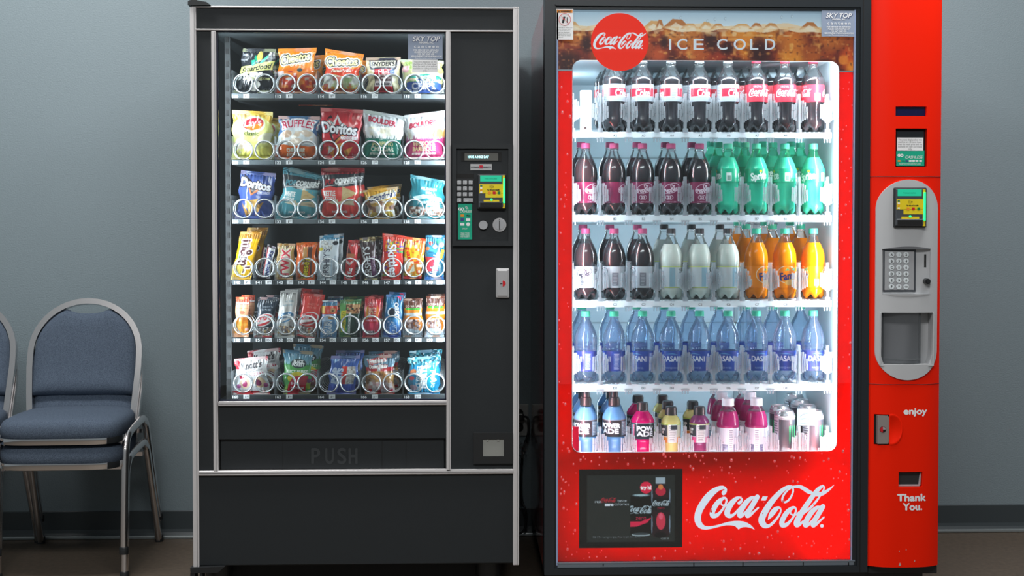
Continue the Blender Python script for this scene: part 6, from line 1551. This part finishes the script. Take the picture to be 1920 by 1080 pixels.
b_ = bottle('cola_bottle', contour, Hb * 1.055, Rb, m_shell, m_cola, .735, cap_c['silver'], .985, (.40, .63), L_diet)
fill(b_, 'A', range(1, 6), lambda k: 'diet cola bottle with silver and red label at the front of column %s' % lab('A', k), lambda k, j: 'diet cola bottle, %s from the front in column %s' % (od[j], lab('A', k)), 'diet cola bottles on the top shelf', 'bottle', [-.75, -1.5, 0.3, -1.1, -.9])
b_ = bottle('cola_bottle', contour, Hb * 1.055, Rb, m_shell, m_cola, .735, cap_c['red'], .985, (.40, .63), L_coke)
fill(b_, 'A', range(6, 9), lambda k: 'cola bottle with red script label at the front of column %s' % lab('A', k), lambda k, j: 'red label cola bottle, %s from the front in column %s' % (od[j], lab('A', k)), 'red label cola bottles on the top shelf', 'bottle', [-1.35, -1.5, .2])
b_ = bottle('soda_bottle', soda, Hb, Rb, m_shell, m_cola, .775, cap_c['pink'], .975, (.155, .45), L_pepper('#842a50', '#f0dce6'))
fill(b_, 'B', range(0, 5), lambda k: 'dark soda bottle with maroon label and pink cap in column %s' % lab('B', k), lambda k, j: 'dark maroon label soda bottle, %s from the front in column %s' % (od[j], lab('B', k)), 'maroon label soda bottles on the second shelf', 'bottle', [-1.0, -.6, -1.55, -1.75, -1.4], (.13,))
b_ = bottle('soda_bottle', [(z, r * (.93 if .1 < z < .44 else 1)) for z, r in soda], Hb, Rb, m_shellg, m_sprite, .80, cap_c['green'], 1.004, (.45, .64), L_sprite)
fill(b_, 'B', range(5, 9), lambda k: 'green lemon lime soda bottle at the front of column %s' % lab('B', k), lambda k, j: 'green lemon lime soda bottle, %s from the front in column %s' % (od[j], lab('B', k)), 'green soda bottles on the second shelf', 'bottle', [0, -1.55, .1, .8])
b_ = bottle('soda_bottle', soda, Hb, Rb, m_shell, m_cola, .79, cap_c['pink'], .975, (.165, .465), L_pepper('#d4d8de', '#3a3a4a'))
fill(b_, 'C', range(0, 3), lambda k: 'dark soda bottle with white label and pink cap in column %s' % lab('C', k), lambda k, j: 'white label dark soda bottle, %s from the front in column %s' % (od[j], lab('C', k)), 'white label dark soda bottles on the third shelf', 'bottle', [-1.9, 0.1, 0], (.13,))
b_ = bottle('soda_bottle', soda, Hb, Rb, m_shell, m_lemon, .78, cap_c['black'], .975, (.165, .465), L_fresca)
fill(b_, 'C', range(3, 6), lambda k: 'pale citrus soda bottle with black cap at the front of column %s' % lab('C', k), lambda k, j: 'pale citrus soda bottle, %s from the front in column %s' % (od[j], lab('C', k)), 'pale citrus soda bottles on the third shelf', 'bottle', [-.9, -.6, -.4], (.14,))
b_ = bottle('soda_bottle', soda, Hb, Rb, m_shell, m_fanta, .80, cap_c['green'], .975, (.165, .465), L_fanta)
fill(b_, 'C', range(6, 9), lambda k: 'orange soda bottle with teal cap at the front of column %s' % lab('C', k), lambda k, j: 'orange soda bottle, %s from the front in column %s' % (od[j], lab('C', k)), 'orange soda bottles on the third shelf', 'bottle', [-.75, -1.45, .1])
b_ = bottle('water_bottle', water, Hb, Rb, m_shellb, None, 0, cap_c['green'], .955, (.16, .44), L_water)
fill(b_, 'D', range(0, 9), lambda k: 'water bottle with blue label and teal cap at the front of column %s' % lab('D', k), lambda k, j: 'water bottle, %s from the front in column %s' % (od[j], lab('D', k)), 'water bottles on the fourth shelf', 'bottle', [.2, .2, .9, -1.6, -2.2, 1.1, -1.25, -1.7, -1.3], (.14,))

# ---- bottom row
sport = [(0, .7), (.02, .9), (.06, .96), (.14, .92), (.20, .84), (.26, .84), (.32, .92), (.36, .985), (.385, 1.0), (.40, .97), (.66, .97), (.675, 1.0), (.70, .98), (.76, .82), (.81, .62), (.845, .48), (.86, .46), (.90, .46)]
def sport_bottle(nm, liq, cap, capkind, lp_, H=.205, R=.0365):
    t = empty(nm, (0, 0, 0))
    mb = MB(); mb.lathe(prof(sport, R, H), 32, caps=False); mb.build('bottle_body', m_shell, t, smooth=50)
    qq = [(r * R * 1.006, z * H) for z, r in sport if z < .85] + [(.0005, .84 * H)]
    mb = MB(); mb.lathe(qq, 32); mb.build('drink', liq, t, smooth=50)
    wrap('label', R * .995, .40 * H, .66 * H, lp_, t)
    mb = MB(); cap_mesh(mb, .0185, .865 * H, .965 * H)
    if capkind == 'sport': mb.lathe([(.0168, .965 * H), (.0160, .985 * H), (.0128, .992 * H), (.0124, 1.065 * H), (.0112, 1.088 * H), (.007, 1.10 * H), (.001, 1.102 * H)], 20)
    else: mb.lathe([(.0168, .965 * H), (.016, .985 * H), (.006, .995 * H)], 20)
    mb.build('cap', cap, t, smooth=40); return t
b_ = sport_bottle('sport_drink_bottle', m_blue, cap_c['black'], 'sport', L_power('#3a86c0', False))
fill(b_, 'E', range(0, 2), lambda k: 'blue sport drink bottle with black sport cap, %s column of the bottom shelf' % ('first', 'second')[k], lambda k, j: 'blue sport drink bottle, %s from the front in the %s bottom column' % (od[j], ('first', 'second')[k]), 'blue sport drinks on the bottom shelf', 'bottle', [1.0, 1.1], (.09, .18))
b_ = sport_bottle('sport_drink_bottle', m_mag, cap_c['black'], 'flat', L_power('#f08aa8', True), H=.188)
fill(b_, 'E', [2], lambda k: 'magenta sport drink bottle with black cap at the front of the bottom shelf', lambda k, j: 'magenta sport drink bottle standing behind the front magenta one', 'magenta sport drinks on the bottom shelf', 'bottle', [-1.45], (.10,))
juice = [(0, .75), (.03, .92), (.08, .95), (.12, .9), (.30, .88), (.33, .95), (.36, .93), (.70, 1.0), (.73, .98), (.79, .80), (.83, .62), (.85, .56), (.90, .56)]
def juice_bottle(liq, lp_, H=.172, R=.031):
    t = empty('juice_bottle', (0, 0, 0))
    mb = MB(); mb.lathe(prof(juice, R, H), 28, caps=False); mb.build('bottle_body', m_shell, t, smooth=50)
    mb = MB(); mb.lathe([(r * R * 1.006, z * H) for z, r in juice if z < .86] + [(.0005, .84 * H)], 28); mb.build('drink', liq, t, smooth=50)
    wrap('label', R * 1.014, .36 * H, .70 * H, lp_, t, r1=R * .955)
    mb = MB(); cap_mesh(mb, .0188, .845 * H, .985 * H); mb.lathe([(.017, .985 * H), (.0155, H), (.004, 1.005 * H)], 20); mb.build('cap', cap_c['black'], t, smooth=40); return t
b_ = juice_bottle(m_juice, L_juice('#e8842c'))
fill(b_, 'E', [3], lambda k: 'small yellow juice bottle with orange label band at the front of the bottom shelf', lambda k, j: 'small yellow juice bottle, %s from the front behind the orange-banded one' % od[j], 'yellow juice bottles on the bottom shelf', 'bottle', [.85], (.075, .16))
dup(b_, spot('E', 4, .075, -.008), 'small orange-banded juice bottle behind the pink-banded one', 'yellow juice bottles on the bottom shelf', lab_rot=.9)
b_ = juice_bottle(m_grape, L_juice('#e84a8c'))
fill(b_, 'E', [4], lambda k: 'small purple juice bottle with pink label band on the bottom shelf', lambda k, j: '', 'purple juice bottle on the bottom shelf', 'bottle', [.85], ())
vit = [(0, .8), (.02, .93), (.05, .97), (.10, .95), (.545, .95), (.56, .98), (.575, 1.0), (.60, 1.0), (.62, .95), (.66, .94), (.74, .86), (.80, .72), (.85, .55), (.87, .50), (.90, .50)]
t = empty('flavoured_water_bottle', (0, 0, 0)); Hv, Rv = .197, .0355
mb = MB(); mb.lathe(prof(vit, Rv, Hv), 32, caps=False); mb.build('bottle_body', m_shell, t, smooth=50)
mb = MB(); mb.lathe([(r * Rv * 1.006, z * Hv) for z, r in vit if z < .84] + [(.0005, .82 * Hv)], 32); mb.build('drink', m_pink, t, smooth=50)
wrap('label', Rv * .97, .10 * Hv, .545 * Hv, L_vita, t)
mb = MB(); cap_mesh(mb, .0195, .885 * Hv, Hv); mb.build('cap', cap_c['white'], t, smooth=40)
fill(t, 'E', [5, 6], lambda k: 'pink flavoured water bottle with white cap, %s of the two front ones' % ('left', 'right')[k - 5], lambda k, j: 'pink flavoured water bottle, %s from the front in the %s pink column' % (od[j], ('left', 'right')[k - 5]), 'pink flavoured waters on the bottom shelf', 'bottle', [.35, .1], (.085, .17))
t = empty('energy_drink_can', (0, 0, 0)); Hc, Rc = .158, .0325
mb = MB(); mb.lathe([(.024, 0), (.026, .002), (.0305, .010), (.0325, .016), (.0325, .017)], 32); mb.lathe([(.0325, .142), (.031, .148), (.0272, .155), (.0275, .1575), (.0262, .158), (.0255, .1555), (.024, .154), (.001, .154)], 32, caps=False)
mb.build('can_end', mat('can_metal', (200, 206, 210), .25, .8), t, smooth=40)
wrap('label', Rc, .016, .143, L_can, t)
mb = MB(); mb.disc(0, 0, .007, 0, .0008, 18); 
for v in mb.bm.verts: v.co = Vector((v.co.x, v.co.z * 1.5 - .006, .1546 - v.co.y))
mb.build('pull_tab', mat('tab_green', (30, 150, 96), .3, .6), t)
fill(t, 'E', [7], lambda k: 'dark energy drink can at the front, left of the square energy sticker', lambda k, j: 'dark energy drink can behind the front can left of the sticker', 'energy drink cans on the bottom shelf', 'can', [-1.2], (.07,))
for j, d in enumerate((0, .07, .15, .23)):
    dup(t, spot('E', 8, d), ('dark energy drink can at the front, behind the square energy sticker', 'dark energy drink can, second from the front in the last column', 'dark energy drink can, third from the front in the last column', 'dark energy drink can deepest in the last column')[j], 'energy drink cans on the bottom shelf', lab_rot=-1.0 - j)
# ================================================================ light
def area(name, loc, rot, sx, sy, power, col=(1, 1, 1), spread=PI):
    l = bpy.data.lights.new(name, 'AREA'); l.shape = 'RECTANGLE'; l.size = sx; l.size_y = sy; l.energy = power; l.color = col; l.spread = spread
    o = bpy.data.objects.new(name, l); COL.objects.link(o); o.location = loc; o.rotation_euler = rot; return o
area('ceiling_light', (-1.5, -1.15, 2.95), (0, 0, 0), 1.2, .5, 50, (1, .99, .97))
area('ceiling_light', (1.6, -1.25, 2.95), (0, 0, 0), 1.2, .5, 42, (1, .99, .97))
area('ceiling_light', (-.2, -3.6, 2.95), (0, 0, 0), 2.4, .6, 92, (1, .99, .97))
area('film_light', (wx1 - .02, FR + .06, fz0 + .13), (-PI / 2, 0, 0), .03, .2, 12, (1, .93, .85))
# snack machine: the tubes behind the window stiles, then an added top fill
zc = (b0 + b1) / 2; hh = b1 - b0 - .06
area('snack_light_and_fill', (a0 - .006, FR + .035, zc), (PI / 2, 0, -PI / 2 + .85), .02, hh, 5.8, (.86, .93, 1))
area('snack_light_and_fill', (a1 + .002, FR + .035, zc), (PI / 2, 0, PI / 2 - .85), .02, hh, 5.0, (.86, .93, 1))
area('snack_light_and_fill', ((a0 + a1) / 2, FR + .045, b1 - .012), (.6, 0, 0), a1 - a0 - .05, .02, .7, (.86, .93, 1))  # added strip that brightens the top tray
# cooler: lit from both front corners, the right one stronger, and from the top; side-wall and bottom fills are added
zc = (wz0 + wz1) / 2; hh = wz1 - wz0
area('cooler_light_and_fill', (ix0 + .012, YFM + .03, zc), (PI / 2, 0, -PI / 2 + .8), .02, hh, 3.8, (.80, .92, 1))
area('cooler_light_and_fill', (ix1 - .012, YFM + .03, zc), (PI / 2, 0, PI / 2 - .8), .02, hh, 6.5, (.86, .95, 1))
area('cooler_light_and_fill', ((ix0 + ix1) / 2, YFM + .045, wz1 + .015), (.5, 0, 0), .8, .02, 4, (.84, .94, 1))
area('cooler_light_and_fill', (ix0 + .004, -.42, zc), (PI / 2, 0, -PI / 2), .04, hh, 5, (.80, .92, 1))  # added mid-depth fill on the left wall, brightens the back
area('cooler_light_and_fill', (ix1 - .004, -.42, zc), (PI / 2, 0, PI / 2), .04, hh, 4.5, (.84, .94, 1))  # same added fill on the right wall
area('cooler_light_and_fill', ((ix0 + ix1) / 2, YFM + .03, wz0 - .03), (PI - .5, 0, 0), .8, .02, 1.3, (.84, .94, 1))  # added fill from below for the bottom row of drinks
# tube behind the right edge and lower corner of the red film
area('film_light', (wx1 + .024, FR + .06, (zh + wz0) / 2), (-PI / 2, 0, 0), .03, zh - wz0, 110, (1, .9, .8))
area('film_light', ((fx0 + fx1) / 2, FR + .15, (fz0 + sb) / 2 - .01), (-PI / 2, 0, 0), fx1 - fx0 - .06, sb - fz0 - .05, 13, (1, .95, .9))
area('film_light', (wx0 - .022, FR + .06, (zh + wz0) / 2), (-PI / 2, 0, 0), .03, zh - wz0, 34, (1, .92, .85))  # added strip to brighten the film's left column
w = bpy.data.worlds.new('World'); scene.world = w; w.use_nodes = True
w.node_tree.nodes['Background'].inputs[0].default_value = (.62, .70, .74, 1); w.node_tree.nodes['Background'].inputs[1].default_value = .26

# ================================================================ camera
cam = bpy.data.cameras.new('Camera'); co = bpy.data.objects.new('Camera', cam); COL.objects.link(co)
m = Matrix((RV, UV, -FV)).transposed().to_4x4(); m.translation = CAM; co.matrix_world = m
cam.sensor_width = 36; cam.lens = F / 1920 * 36; cam.shift_y = -(540 - PY) / 1920; cam.clip_start = .05
scene.camera = co
vs = scene.view_settings; vs.view_transform = 'Standard'; vs.look = 'None'; vs.exposure = 0; vs.gamma = 1; vs.use_curve_mapping = False
cy = scene.cycles
cy.use_denoising = True; cy.max_bounces = 10; cy.diffuse_bounces = 3; cy.glossy_bounces = 3; cy.transmission_bounces = 3; cy.transparent_max_bounces = 28
cy.caustics_reflective = False; cy.caustics_refractive = False; cy.sample_clamp_indirect = 4
